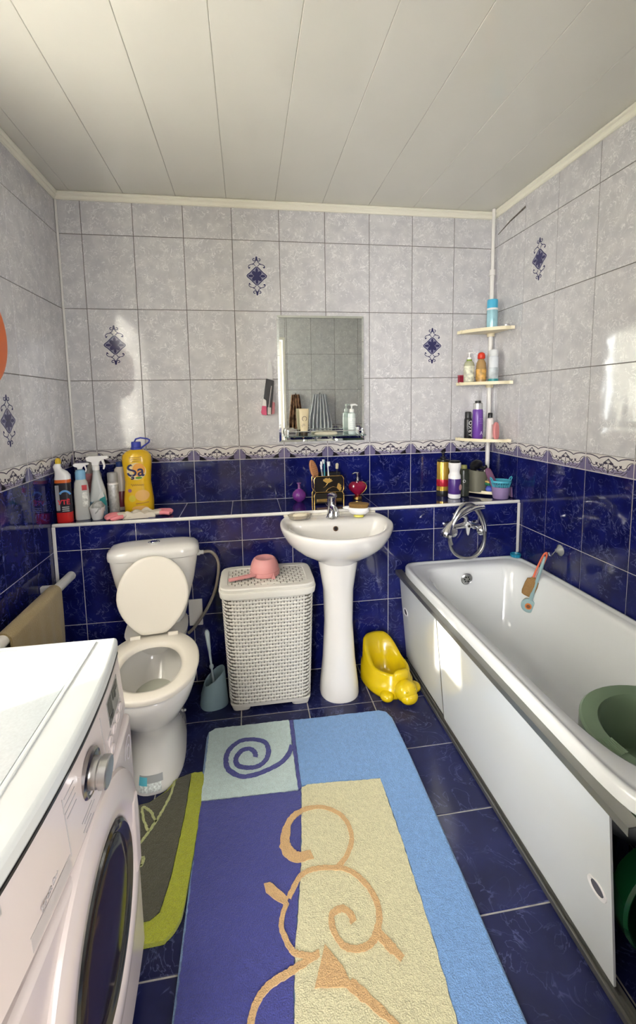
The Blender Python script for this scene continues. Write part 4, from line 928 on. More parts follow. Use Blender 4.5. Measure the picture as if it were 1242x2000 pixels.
tt = bpy.data.objects['oil_pump_bottle']
MB().lathe([(.0293, .012), (.0296, .013), (.0296, .098), (.0293, .099)], 28).obj('label_band', M('floral_label', (.62, .62, .48), .4, var=.5, vscale=45), tt)
MB().lathe([(.0145, .115), (.0150, .117), (.0150, .134), (.0145, .136)], 20).obj('neck_tag', M('green_tag', (.25, .38, .05), .4), tt)
t, o = lathe_thing('gel_bottle', 'amber gel bottle with red domed cap on middle corner shelf', 'bottle', (2.248, -.095, Z2), [('body', [(.025, 0), (.028, .004), (.029, .07), (.026, .115), (.015, .135), (.013, .138)], M('amber_gel', (.60, .38, .16), .12, trans=.3)), ('cap', [(.0185, .1381), (.021, .142), (.021, .158), (.017, .170), (.008, .175), (0, .176)], M('red_cap', (.62, .04, .015), .3)), ('label_band', [(.0292, .022), (.0298, .024), (.0296, .078), (.0289, .08)], M('orange_label', (.62, .36, .10), .4, var=.5, vscale=50))])
spray_can('aerosol_can', 'white aerosol can with teal and red print on middle corner shelf', (2.292, -.150, Z2), .027, .150, M('white_can', (.68, .71, .74), .25), M('pale_grey_cap', (.70, .72, .72), .3), .034, .0235, (.006, .085, M('can_print', (.50, .55, .57), .35, var=.35, vscale=28)))
MB().lathe([(.0279, .002), (.0281, .003), (.0281, .022), (.0279, .023)], 28).obj('teal_band', M('teal_band', (.03, .30, .32), .3), bpy.data.objects['aerosol_can.001'])
t = thing('soap_box', 'small dark red box at the left of middle corner shelf', 'box', (2.150, -.050, Z2), .1)
mb = MB(); mb.box(-.016, .016, -.011, .011, 0, .042); mb.obj('carton', M('crimson_box', (.28, .015, .04), .35), t, bevel=.002)
mb = MB(); mb.box(-.017, .017, -.012, .012, .0421, .050); mb.obj('carton_flap', M('crimson_flap', (.36, .03, .06), .35), t, bevel=.002)
Z3 = 1.1635
spray_can('aerosol_can', 'black shaving foam can with white lettering on lower corner shelf', (2.178, -.090, Z3), .0215, .125, M('black_can', (.018, .018, .02), .25), M('black_cap', (.02, .02, .022), .35), .035, .018, None, .35, 'ARKO', WHITE, .034, True)
t, o = lathe_thing('shampoo_bottle', 'tall purple bottle with grey cap on lower corner shelf', 'bottle', (2.236, -.092, Z3), [('body', [(.028, 0), (.030, .004), (.0305, .10), (.029, .165), (.0265, .172)], M('violet_plastic', (.16, .06, .36), .22)), ('cap', [(.0265, .1722), (.026, .176), (.0255, .205), (.022, .208)], M('silver_grey_cap', (.50, .50, .50), .25, .3)), ('cap_top', [(.017, .2082), (.017, .218), (.014, .222), (0, .222)], BLACK)])
text('A', .030, M('lilac_print', (.55, .45, .75), .4), t, (0, 0, .035), .3, bend=.0312)
for k, w_ in enumerate(('— —', '———', '——')): text(w_, .012, M('lilac_print'), t, (0, 0, .118-.012*k), .3, bend=.0312)
spray_can('shampoo_bottle', 'slim white bottle with black cap on lower corner shelf', (2.298, -.120, Z3), .0205, .122, M('warm_white_plastic', (.74, .68, .66), .3), BLACK, .030, .013)
t = thing('hand_brush', 'pink oval brush leaning at the right of lower corner shelf', 'brush', (2.296, -.192, Z3+.001), rot=(-.10, .08, .35))
mb = MB(); mb.loft([[(x, -.008, z) for x, z in p] for p in ()] if 0 else [[(.020*math.copysign(abs(math.cos(a))**.8, math.cos(a)), y, .050+.050*math.copysign(abs(math.sin(a))**.75, math.sin(a))) for a in [2*PI*k/32 for k in range(32)]] for y in (.008, -.008)]); mb.obj('brush_back', M('coral_plastic', (.66, .24, .24), .35), t, bevel=.005)
mb = MB(); mb.box(-.014, .014, .008, .020, .012, .088); mb.obj('bristles', M('pale_pink_bristles', (.75, .5, .48), .8, bump=1, bscale=300), t, bevel=.003)
# ================================================================== right end of the ledge
L0 = LZ+.0005
g_ = pump_bottle('hair_oil_bottle', 'gold pump bottle with black pump at ledge right end', (2.018, -.115, L0), [(.033, 0), (.035, .004), (.035, .026), (.035, .190), (.032, .198), (.014, .204)], M('gold_plastic', (.62, .40, .07), .2, .6), .204, rneck=.010, nozzle=.034, pm=BLACK, rz=-.5)
MB().lathe([(.0352, .001), (.0356, .002), (.0356, .028), (.0352, .03)], 28).obj('black_base', BLACK, g_)
MB().lathe([(.0352, .196), (.0356, .197), (.034, .206), (.014, .209)], 28).obj('shoulder', BLACK, g_)
MB().lathe([(.0353, .055), (.0357, .056), (.0357, .094), (.0353, .095)], 28).obj('red_band', M('red_foil', (.45, .02, .04), .3, .3), g_)
t, o = lathe_thing('cleaner_bottle', 'white bottle with waisted neck and purple label on ledge', 'bottle', (2.046, -.205, L0), [('body', [(.030, 0), (.034, .004), (.034, .024), (.034, .126), (.033, .13)], WHITE), ('label_band', [(.0342, .026), (.0346, .027), (.0346, .110), (.0342, .111)], M('purple_label', (.07, .03, .19), .3)), ('neck', [(.033, .1301), (.028, .140), (.027, .150), (.030, .164), (.034, .172), (.034, .196), (.031, .200)], WHITE), ('cap', [(.028, .2002), (.029, .202), (.029, .209), (.026, .211), (0, .211)], BLACK)])
mb = MB(); mb.lathe([(.017, 0), (.017, .0006), (0, .0006)], 20); mb.obj('label_picture', M('peach_print', (.75, .45, .40), .4), t, (.022, -.0275, .064), (PI/2, 0, .68))
t, o = lathe_thing('shampoo_bottle', 'dark bottle with white lettering behind the white bottle', 'bottle', (2.120, -.165, L0), [('body', [(.028, 0), (.031, .004), (.031, .12), (.028, .15), (.018, .158)], M('dark_label_bottle', (.035, .04, .03), .3, var=.4, vscale=40)), ('cap', [(.018, .1581), (.018, .176), (.016, .178), (0, .178)], M('olive_cap', (.25, .25, .08), .4))])
text('O', .022, WHITE, t, (0, 0, .09), -.3, bend=.032, roll_=PI/2)
tray_z = .868
t = thing('storage_pot', 'grey olive pot full of black hair tools in the corner', 'pot', (2.213, -.140, tray_z), .2)
mb = MB(); mb.loft([sring(0, 0, 0, .046, .046, 2.6, 32), sring(0, 0, .10, .054, .054, 2.6, 32), sring(0, 0, .118, .056, .056, 2.6, 32, lambda x, y, z: z-.15*x), sring(0, 0, .117, .052, .052, 2.6, 32, lambda x, y, z: z-.15*x), sring(0, 0, .012, .043, .043, 2.6, 32)]); mb.obj('pot_body', M('olive_grey_plastic', (.17, .165, .12), .45), t)
ht = thing('hair_dryer', 'black hair dryer with coiled cable stuffed in the grey pot', 'hair dryer', (2.213, -.140, tray_z+.03), .2)
mb = MB(); mb.tube([(-.02, 0, 0), (-.022, .0, .08), (-.03, -.004, .118)], [.015, .016, .017], 12); mb.obj('grip', BLACK, ht)
mb = MB(); mb.tube([(-.050, -.02, .112), (-.03, -.008, .118), (.01, .014, .122), (.035, .028, .12)], [.014, .024, .027, .024], 16); mb.obj('barrel', BLACK, ht)
cp = [(.025+.022*math.cos(k*.7), -.02+.018*math.sin(k*.7), .06+.0022*k+.008*math.sin(k*.45)) for k in range(28)]
mb = MB(); mb.tube(cp, .0042, 7); mb.obj('cable', BLACK, ht)
mb = MB(); mb.box(.022, .05, -.05, -.03, .082, .094); mb.obj('plug', M('plug_white', (.6, .6, .58), .4), ht, bevel=.003)
t = thing('bath_sponge', 'green and yellow kitchen sponge on top of the blue ball', 'sponge', (2.262, -.198, tray_z+.0405), .15)
mb = MB(); mb.box(-.022, .022, -.016, .016, 0, .014); mb.obj('scourer', M('green_scourer', (.02, .20, .10), .9, bump=.6, bscale=200), t, bevel=.003)
mb = MB(); mb.box(-.022, .022, -.016, .016, .0141, .026); mb.obj('foam', M('yellow_foam', (.72, .50, .18), .9), t, bevel=.004)
mb = MB(); mb.ell((0, 0, .021), (.024, .022, .021), 20, 12); tag(mb.obj('rubber_ball', M('blue_rubber', (.08, .11, .48), .3), None, (2.262, -.198, tray_z-.002)), 'blue rubber ball under the green sponge in the corner', 'ball')
LIL = M('lilac_plastic', (.26, .15, .28), .35)
t = thing('plastic_mug', 'lilac plastic mug with handle holding a small basket', 'mug', (2.288, -.268, L0), .0)
mb = MB(); mb.lathe([(.038, 0), (.041, .003), (.050, .066), (.047, .066), (.040, .008), (0, .007)], 32); mb.obj('mug_body', M('lilac_mug', (.30, .22, .40), .35), t)
mb = MB(); mb.loft([[(x, y, z) for y, z in ((-.008, zz), (.008, zz), (.008, zz+.009), (-.008, zz+.009))] for x, zz in ((.046, .052), (.058, .054))]); mb.loft([[(.054, -.008, .06), (.054, .008, .06), (.063, .008, .06), (.063, -.008, .06)], [(.060, -.008, .004), (.060, .008, .004), (.068, .008, .004), (.068, -.008, .004)]]); mb.obj('handle', LIL, t)
bk = thing('mini_basket', 'turquoise perforated little basket sitting in the lilac mug', 'basket', (2.288, -.268, L0+.030), .0)
TQ = M('turquoise_plastic', (.08, .42, .55), .35)
mb = MB(); mb.lathe([(.036, 0), (.040, .002), (.040, .028)], 32); mb.obj('basket_base', TQ, bk)
for k in range(26):
    a = 2*PI*k/26; c, s_ = math.cos(a), math.sin(a)
    mb = MB(); mb.tube([(.040*c, .040*s_, .027), (.052*c, .052*s_, .062)], .0022, 5); mb.obj('basket_bar', TQ, bk)
for z, r in ((.034, .0425), (.042, .0453), (.050, .048)):
    mb = MB(); mb.tube([(r*math.cos(2*PI*i/32), r*math.sin(2*PI*i/32), z) for i in range(33)], .0016, 5); mb.obj('basket_hoop', TQ, bk)
mb = MB(); mb.lathe([(.052, .060), (.054, .062), (.054, .070), (.052, .072), (.050, .070), (.050, .062)], 32); mb.obj('basket_rim', TQ, bk)
for s_ in (-1, 1):
    mb = MB(); mb.tube([(s_*.052, -.010, .068), (s_*.060, -.008, .084), (s_*.062, 0, .089), (s_*.060, .008, .084), (s_*.052, .010, .068)], .003, 7); mb.obj('basket_handle', TQ, bk)
t = thing('foot_file', 'dull purple foot file leaning in the turquoise basket', 'foot file', (2.275, -.250, L0+.042), rot=(-.12, -.42, .1))
mb = MB(); mb.loft([[(.019*math.copysign(abs(math.cos(a))**.75, math.cos(a)), y, .062+.075*math.copysign(abs(math.sin(a))**.45, math.sin(a))) for a in [2*PI*k/36 for k in range(36)]] for y in (.005, -.005)]); mb.obj('file_body', M('plum_plastic', (.20, .08, .16), .55), t, bevel=.002)
mb = MB(); mb.loft([[(.014*math.copysign(abs(math.cos(a))**.75, math.cos(a)), y, .095+.036*math.copysign(abs(math.sin(a))**.5, math.sin(a))) for a in [2*PI*k/30 for k in range(30)]] for y in (-.005, -.006)]); mb.obj('abrasive_pad', M('plum_pad', (.22, .10, .17), .9, bump=.5, bscale=300), t)
# ================================================================== middle of the ledge
t, o = lathe_thing('perfume_flask', 'round purple perfume flask on the ledge', 'flask', (1.185, -.105, L0), [('flask', [(.014, 0), (.018, .003), (.034, .018), (.039, .036), (.034, .054), (.018, .068), (.009, .073)], M('violet_glass', (.17, .03, .24), .12)), ('neck', [(.008, .0731), (.007, .080), (.007, .098), (.012, .102), (.012, .106), (0, .107)], M('violet_neck', (.22, .08, .24), .3))])
def organiser():
    t = thing('toothbrush_organiser', 'smoky two-tier organiser with gold edges and ginkgo leaves', 'organiser', (1.335, -.165, L0))
    SM = M('smoked_acrylic', (.02, .017, .014), .08); GO = M('gold_edge', (.80, .52, .16), .22, 1.0)
    mb = MB(); mb.box(-.078, .078, -.040, .040, .004, .060); mb.obj('lower_tray', SM, t, bevel=.004)
    up_ = MB()
    for b in [(-.074, .074, -.036, -.033, .064, .150), (-.074, .074, .033, .036, .064, .165), (-.074, -.071, -.033, .033, .064, .155), (.071, .074, -.033, .033, .064, .155), (-.071, .071, -.033, .033, .064, .068), (-.002, .002, -.033, .033, .068, .14)]: up_.box(*b)
    up_.obj('upper_box', SM, t, smooth=False)
    def outline(y, z0, z1, hw, c):
        return [(-hw, y, z0), (-hw, y, z1-c), (-hw+c, y, z1), (hw-c, y, z1), (hw, y, z1-c), (hw, y, z0+c*.2), (hw-c*.4, y, z0)]
    for y, nm_ in ((-.0415, 'gold_edging'), (.041, 'gold_edging')):
        mb = MB(); mb.tube([(-.080, y, .0), (-.080, y, .052), (-.072, y, .066), (-.080, y, .080), (-.080, y, .138), (-.070, y, .152), (.070, y, .152), (.080, y, .138), (.080, y, .080), (.072, y, .066), (.080, y, .052), (.080, y, .0)], .0022, 6); mb.tube([(-.074, y, .066), (.074, y, .066)], .002, 6); mb.obj(nm_, GO, t)
    mb = MB(); mb.box(-.068, .068, -.0425, -.0405, .014, .030); mb.obj('gold_strip', GO, t)
    for (cx, cz, s_, a0) in ((-.008, .112, .030, 1.5), (.042, .088, .026, .2)):
        pts = [(0, 0)]
        for k in range(17):
            a = a0-1.05+2.1*k/16; r = s_*(1+.10*math.cos(k*2.2)-(.22 if k == 8 else 0)); pts.append((r*math.cos(a), r*math.sin(a)))
        mb = MB(); mb.prism_xz([(cx+x, cz+z) for x, z in pts], -.0395, -.0365); lf = mb.obj('ginkgo_leaf', M('gold_leaf', (.82, .52, .14), .3, .7), t, smooth=False)
        mb = MB(); mb.tube([(cx, -.038, cz), (cx-.012, -.038, cz-.016), (cx-.022, -.038, cz-.020)] if a0 > 1 else [(cx, -.038, cz), (cx-.02, -.038, cz+.006), (cx-.045, -.038, cz-.004), (cx-.058, -.038, cz-.018)], .0015, 6); mb.obj('leaf_stem', GO, lf)
organiser()
OZ = L0+.0685
def tbrush(label, x, y, lean, col, h=.165):
    t = thing('toothbrush', label, 'toothbrush', (x, y, OZ), rot=(lean[1], lean[0], random.uniform(-1, 1)))
    c = M('brush_'+label.split()[0], col, .3)
    mb = MB(); mb.tube([(0, 0, 0), (0, 0, h*.45), (0, 0, h*.7), (0, 0, h)], [.005, .0055, .0032, .0045], 8); mb.obj('handle', c, t)
    mb = MB(); mb.box(-.0045, .0045, -.012, -.003, h-.022, h+.001); mb.obj('bristles', M('brush_bristles', (.75, .76, .78), .8), t)
tbrush('teal toothbrush in the organiser', 1.322, -.150, (-.12, -.1), (.05, .30, .36))
tbrush('white toothbrush in the organiser', 1.342, -.180, (-.20, .05), (.7, .72, .72))
tbrush('blue toothbrush in the organiser', 1.304, -.170, (-.02, -.05), (.06, .14, .40), .158)
tbrush('grey toothbrush leaning left in the organiser', 1.316, -.185, (-.16, .12), (.35, .36, .36), .150)
t = thing('hair_brush', 'wooden oval hair brush standing out of the organiser', 'hair brush', (1.292, -.150, OZ), rot=(-.04, -.26, .25))
WD = M('beech_wood', (.42, .19, .08), .5, var=.12, vscale=30)
mb = MB(); mb.tube([(0, 0, 0), (0, 0, .05), (0, 0, .07)], [.008, .009, .007], 10); mb.obj('handle', WD, t)
mb = MB(); mb.loft([[(.022*math.cos(a), y, .118+.056*math.sin(a)) for a in [2*PI*k/32 for k in range(32)]] for y in (.007, -.007)]); hb = mb.obj('paddle', WD, t, bevel=.005)
mb = MB()
for i in range(-1, 2):
    for k in range(8): mb.tube([(i*.009, -.006, .078+k*.011), (i*.010, -.017, .078+k*.011)], .0011, 5)
q = mb.obj('bristle_pins', M('dark_pins', (.10, .05, .03), .5), hb); q['kind'] = 'stuff'
t = thing('make_up_brush', 'dark make-up brush with pale tip standing in the organiser', 'make-up brush', (1.383, -.160, OZ), rot=(-.03, .05, 0))
mb = MB(); mb.tube([(0, 0, 0), (0, 0, .115)], .0045, 8); mb.obj('handle', BLACK, t)
mb = MB(); mb.tube([(0, 0, .115), (0, 0, .120), (0, 0, .140), (0, 0, .146)], [.007, .008, .009, .004], 10); mb.obj('tip', M('pale_tip', (.62, .55, .36), .6), t)
mb = MB(); mb.box(-.030, .030, -.004, .004, 0, .070)
for k in range(15): mb.box(-.029+k*.004, -.0268+k*.004, -.003, .003, .070, .098)
tag(mb.obj('comb', M('dark_plastic_comb', (.02, .022, .03), .35), None, (1.373, -.180, OZ), (0, 0, .1)), 'dark comb standing among the toothbrushes in the organiser', 'comb')
# heart dispenser
t = thing('soap_dispenser', 'dark red heart-shaped glass soap dispenser on gold foot', 'soap dispenser', (1.512, -.120, L0))
MB().lathe([(.024, 0), (.027, .003), (.026, .016), (.018, .022), (.014, .024)], 28).obj('gold_foot', M('gold_foot', (.75, .50, .16), .22, 1.0), t)
H = []
for k in range(48):
    a = 2*PI*k/48; x = 16*math.sin(a)**3; z = 13*math.cos(a)-5*math.cos(2*a)-2*math.cos(3*a)-math.cos(4*a); q = .55; H.append((q*x*.0034+(1-q)*.050*math.sin(a), .068+q*z*.0031+(1-q)*.048*math.cos(a)))
def hr(y, s_): return [(x*s_, y, .068+(z-.068)*s_) for x, z in H]
mb = MB(); mb.loft([hr(.026, .25), hr(.024, .62), hr(.015, .90), hr(0, 1.0), hr(-.015, .90), hr(-.024, .62), hr(-.026, .25)]); ht_ = mb.obj('heart_bottle', M('ruby_glass', (.22, .004, .03), .06, coat=.5), t, ang=80)
mb = MB(); mb.tube([(p[0]*.93, -.013, .068+(p[1]-.068)*.93) for p in H[6:20]], .0022, 6); mb.obj('gold_scroll', M('gold_foot'), ht_)
mb = MB(); mb.lathe([(.010, .096), (.011, .098), (.011, .122), (.006, .124), (.006, .138), (.0095, .140), (.0095, .152), (.006, .154)], 18); mb.tube([(0, 0, .150), (-.02, -.012, .152), (-.034, -.02, .148)], [.0045, .0035, .003], 8); mb.obj('pump', CHROME, t)
# ================================================================== left end of the ledge: cleaning products
t = thing('toilet_cleaner', 'toilet cleaner bottle with bent white neck and yellow cap', 'bottle', (.046, -.294, L0), .1)
def oval(prof, N=28): return [sring(cx_, 0, z, rx, ry, n_, N) for (cx_, z, rx, ry, n_) in prof]
mb = MB(); mb.loft(oval([(0, 0, .033, .024, 3), (0, .004, .035, .026, 3), (0, .05, .035, .026, 3)])); mb.obj('red_base', M('red_label', (.55, .02, .02), .25), t)
mb = MB(); mb.loft(oval([(0, .0501, .0348, .0258, 3), (0, .19, .034, .025, 3)])); bb = mb.obj('black_label', M('black_label', (.025, .022, .03), .25), t)
mb = MB(); mb.loft(oval([(0, .1901, .0345, .0255, 3), (0, .205, .034, .025, 3)])); mb.obj('orange_band', M('orange_red_band', (.65, .13, .02), .3), t)
mb = MB(); mb.loft([sring(0, 0, .2051, .034, .025, 3, 28), sring(.002, 0, .224, .033, .024, 2.6, 28), sring(-.004, 0, .242, .027, .021, 2.2, 28), sring(-.016, 0, .254, .018, .018, 2, 28), sring(-.020, 0, .266, .017, .017, 2, 28), sring(-.016, 0, .279, .013, .013, 2, 28)]); mb.obj('bent_neck', WHITE, t)
mb = MB(); mb.lathe([(.0125, .2792), (.0125, .294), (.009, .304), (0, .307)], 18, (-.013, 0)); mb.obj('cap', M('yellow_cap', (.72, .48, .02), .35), t)
text('УТЁ', .028, M('red_letters', (.75, .03, .05), .4), bb, (.006, -.0268, .098), 0, depth=.0008, bold=.0008)
mb = MB(); mb.ribbon([(.024*math.cos(a), .024*math.sin(a)) for a in [.3+2.4*k/14 for k in range(15)]], .009, 0, .0006); mb.obj('blue_arc', M('blue_print', (.12, .32, .65), .3), bb, (.012, -.0262, .128), (PI/2, 0, 0))
mb = MB(); mb.box(-.028, -.012, -.0268, -.0255, .06, .18); mb.obj('grey_panel', M('grey_panel', (.30, .30, .32), .3), bb)
for k in range(3):
    mb = MB(); mb.box(-.004, .026, -.0270, -.0255, .074-.009*k, .0775-.009*k); mb.obj('printed_line', M('pale_print', (.6, .6, .58), .4), bb)
def trigger(parent, z, mat, d=1, sc=1.0):
    mb = MB(); mb.prism_xz([(d*x*sc, z+zz*sc) for x, zz in [(-.012, 0), (.012, 0), (.013, .012), (.030, .018), (.034, .030), (.022, .036), (-.046, .036), (-.050, .026), (-.030, .022), (-.016, .014)]], -.010*sc, .010*sc); hd = mb.obj('spray_head', mat, parent, bevel=.003)
    mb = MB(); mb.prism_xz([(d*x*sc, z+zz*sc) for x, zz in [(-.020, .022), (-.030, .022), (-.036, -.004), (-.030, -.018), (-.026, -.016), (-.028, 0)]], -.006*sc, .006*sc); mb.obj('trigger', mat, hd, bevel=.002)
t = thing('spray_bottle', 'translucent white spray bottle with pale blue collar', 'spray bottle', (.112, -.255, L0), .25)
mb = MB(); mb.loft(oval([(0, 0, .032, .024, 3), (0, .004, .034, .026, 3), (0, .14, .033, .025, 2.8), (0, .180, .029, .023, 2.4), (0, .196, .022, .020, 2)])); bd = mb.obj('body', M('milky_plastic', (.52, .53, .50), .3), t)
mb = MB(); mb.lathe([(.023, .196), (.023, .232), (.016, .242)], 24); mb.obj('collar', M('pale_blue_collar', (.20, .42, .62), .35), t)
trigger(t, .243, WHITE, -1, .85)
mb = MB(); mb.box(.004, .026, -.0262, -.0245, .145, .170); mb.obj('red_tag', M('red_tag', (.55, .05, .06), .4), bd)
mb = MB(); mb.box(.004, .027, -.0268, -.025, .06, .135); mb.obj('label', M('spray_label', (.60, .60, .56), .4, var=.5, vscale=60), bd)
t = thing('spray_bottle', 'white trigger spray bottle with teal label and blue liquid', 'spray bottle', (.172, -.215, L0), .1)
mb = MB(); mb.loft(oval([(0, 0, .040, .027, 3), (0, .004, .042, .029, 3), (0, .08, .041, .028, 2.8)])); mb.obj('liquid_base', M('blue_liquid', (.16, .26, .34), .15), t)
mb = MB(); mb.loft(oval([(0, .0801, .041, .028, 2.8), (.004, .13, .034, .025, 2.6), (.002, .18, .024, .021, 2.3), (0, .215, .016, .016, 2), (0, .232, .014, .014, 2)])); mb.obj('body', M('clear_milky_plastic', (.50, .53, .53), .2), t)
mb = MB(); mb.loft([[(x, y, z) for x, z in ((.002, .062), (.044, .06), (.040, .10), (.030, .128))] for y in (-.024, -.0300)]); mb.obj('label', M('teal_label', (.02, .22, .22), .35), t)
mb = MB(); mb.loft([[(x, y, z) for x, z in ((.004, .088), (.036, .104), (.030, .130), (.018, .122))] for y in (-.0244, -.0305)]); mb.obj('label_flash', M('label_flash', (.60, .62, .60), .35), t)
mb = MB(); mb.lathe([(.016, .2321), (.017, .236), (.017, .252), (.013, .256)], 20); mb.obj('collar', WHITE, t)
trigger(t, .256, WHITE, -1, 1.25)
t = thing('spray_bottle', 'grey spray bottle with pink label standing behind the others', 'spray bottle', (.112, -.075, L0), .1)
mb = MB(); mb.loft(oval([(0, 0, .044, .028, 3), (0, .10, .044, .028, 3), (0, .19, .040, .026, 2.6), (0, .235, .024, .020, 2.2), (0, .255, .017, .017, 2)])); mb.obj('body', M('smoky_plastic', (.38, .37, .35), .25), t)
mb = MB(); mb.box(-.030, .036, -.0292, -.027, .10, .20); mb.obj('label', M('dusty_pink_label', (.40, .16, .17), .4, var=.4, vscale=50), t)
mb = MB(); mb.box(-.028, .030, -.014, .014, .2551, .300); mb.obj('spray_head', M('translucent_head', (.55, .54, .50), .3), t, bevel=.006)
spray_can('aerosol_can', 'slim grey aerosol can on the ledge beside the yellow jug', (.232, -.165, L0), .026, .165, M('light_grey_can', (.50, .50, .49), .3, .2, var=.25, vscale=70), M('mid_grey_cap', (.36, .36, .35), .35), .046, .0245, (.150, .157, WHITE))
t, o = lathe_thing('cleaner_bottle', 'white bottle with blue cap and red label on ledge', 'bottle', (.246, -.075, L0), [('body', [(.034, 0), (.038, .004), (.040, .08), (.038, .17), (.026, .215), (.016, .228)], M('off_white_plastic', (.66, .60, .54), .3)), ('cap', [(.018, .2281), (.0185, .231), (.0185, .25), (.015, .253), (0, .253)], M('navy_cap', (.02, .05, .22), .35)), ('label_band', [(.0405, .02), (.0409, .022), (.0412, .10), (.0405, .102)], M('maroon_label', (.22, .03, .05), .35))])
# fabric softener jug
def jug():
    t = thing('softener_jug', 'big yellow fabric softener jug with blue cap and handle', 'jug', (.352, -.150, L0), .08)
    prof = [(0, .066, .046, 3), (.006, .071, .050, 3), (.06, .072, .050, 2.8), (.11, .067, .047, 2.6), (.16, .062, .044, 2.5), (.21, .066, .046, 2.6), (.26, .071, .049, 2.6), (.295, .068, .047, 2.4), (.312, .052, .040, 2.2), (.322, .028, .026, 2), (.326, .022, .022, 2)]
    mb = MB(); mb.loft([sring(0, 0, z, rx, ry, n_, 40) for z, rx, ry, n_ in prof]); bd = mb.obj('body', M('softener_yellow', (.72, .44, .012), .22, coat=.3), t, ang=60)
    BL = M('cap_blue', (.035, .05, .36), .35)
    mb = MB(); mb.lathe([(.028, .322), (.028, .330), (.0235, .334), (.0235, .358), (.021, .361), (0, .361)], 28); cp_ = mb.obj('cap', BL, t)
    mb = MB(); mb.tube([(-.024, 0, .328), (-.012, 0, .352), (.0, .0, .374), (.022, 0, .380), (.056, 0, .374), (.066, 0, .368), (.062, 0, .356), (.040, 0, .340), (.024, 0, .328)], .0042, 8); mb.obj('carry_handle', BL, cp_)
    def decal(name, pts, mat, lift=.0):     # printed patch that follows the front of the jug
        def yy(x, z):
            for (a, b) in zip(prof, prof[1:]):
                if a[0] <= z <= b[0]:
                    f = (z-a[0])/(b[0]-a[0]); rx = a[1]+(b[1]-a[1])*f; ry = a[2]+(b[2]-a[2])*f; n_ = a[3]+(b[3]-a[3])*f
                    return -ry*max(0, 1-abs(x/rx)**n_)**(1/n_)
            return -.04
        mb = MB(); c = (sum(p[0] for p in pts)/len(pts), sum(p[1] for p in pts)/len(pts)); n = len(pts); V = []
        for s_ in (0.001, .35, .7, 1):
            for (x, z) in pts:
                X, Z_ = c[0]+(x-c[0])*s_, c[1]+(z-c[1])*s_; V.append((X, yy(X, Z_)-.0007-lift, Z_))
        mb.add(V, [(k*n+i, k*n+(i+1) % n, (k+1)*n+(i+1) % n, (k+1)*n+i) for k in range(3) for i in range(n)]); mb.f = [f[::-1] for f in mb.f]
        return mb.obj(name, mat, bd)
    circ = lambda cx_, cz_, rx, rz, n=28: [(cx_+rx*math.cos(2*PI*k/n), cz_+rz*math.sin(2*PI*k/n)) for k in range(n)]
    decal('logo_halo', circ(.0, .215, .046, .044), M('logo_halo', (.80, .66, .34), .35))
    decal('logo_disc', circ(.012, .222, .030, .034), M('logo_orange', (.78, .36, .07), .35), .0003)
    decal('logo_leaf', circ(.010, .182, .016, .006), M('logo_green', (.10, .28, .03), .4), .0004)
    text('Şa', .080, M('navy_letters', (.012, .015, .09), .4), bd, (-.004, -.0475, .216), 0, depth=.0008, bold=.0012)
    M('brown_script', (.22, .10, .01), .4); mb = MB(); mb.tube([(-.028+.0014*k, -.0470-.0004*math.sin(k), .146+.0045*math.sin(k*.9)*(1.5 if k < 6 else 1)) for k in range(44)], .0007, 5); mb.obj('printed_script', M('brown_script'), bd)
    decal('label_badge', circ(-.026, .078, .017, .017), M('lemon_badge', (.60, .50, .03), .35))
    decal('label_badge', circ(-.036, .118, .009, .009), M('violet_badge', (.35, .15, .28), .35))
    decal('label_panel', [(-.01, .055), (.052, .060), (.052, .052), (-.01, .046)], M('amber_panel', (.50, .25, .02), .35), .0004)
    decal('label_picture', circ(.022, .092, .034, .028), M('peach_picture', (.76, .44, .12), .35))
    decal('label_picture', circ(.010, .026, .040, .014), M('peach_picture'))
    for k in range(3): decal('printed_line', [(-.030+.006*k, .285-.009*k), (.028, .288-.009*k), (.028, .2855-.009*k), (-.030+.006*k, .2825-.009*k)], M('brown_script'))
jug()
t = thing('measuring_cup', 'small white plastic cup with crumpled rag on ledge', 'cup', (.182, -.272, L0), 0)
MB().lathe([(.022, 0), (.024, .003), (.034, .055), (.036, .056), (.036, .060), (.033, .060), (.023, .006), (0, .005)], 28).obj('cup_body', M('white_cup', (.70, .70, .68), .35), t)
mb = MB(); mb.lathe([(0, .03), (.028, .035), (.030, .06), (.024, .078), (.010, .085), (0, .084)], 22); mb.xf(lambda x, y, z: (x+.006*math.sin(z*190+y*150), y+.006*math.sin(z*140+x*170), z+.006*math.sin(x*230)*math.cos(y*210)))
tag(mb.obj('rag', M('grey_rag', (.42, .43, .41), .9, var=.3, vscale=60), None, (.184, -.272, L0+.001)), 'crumpled grey rag stuffed in the small white cup', 'rag')
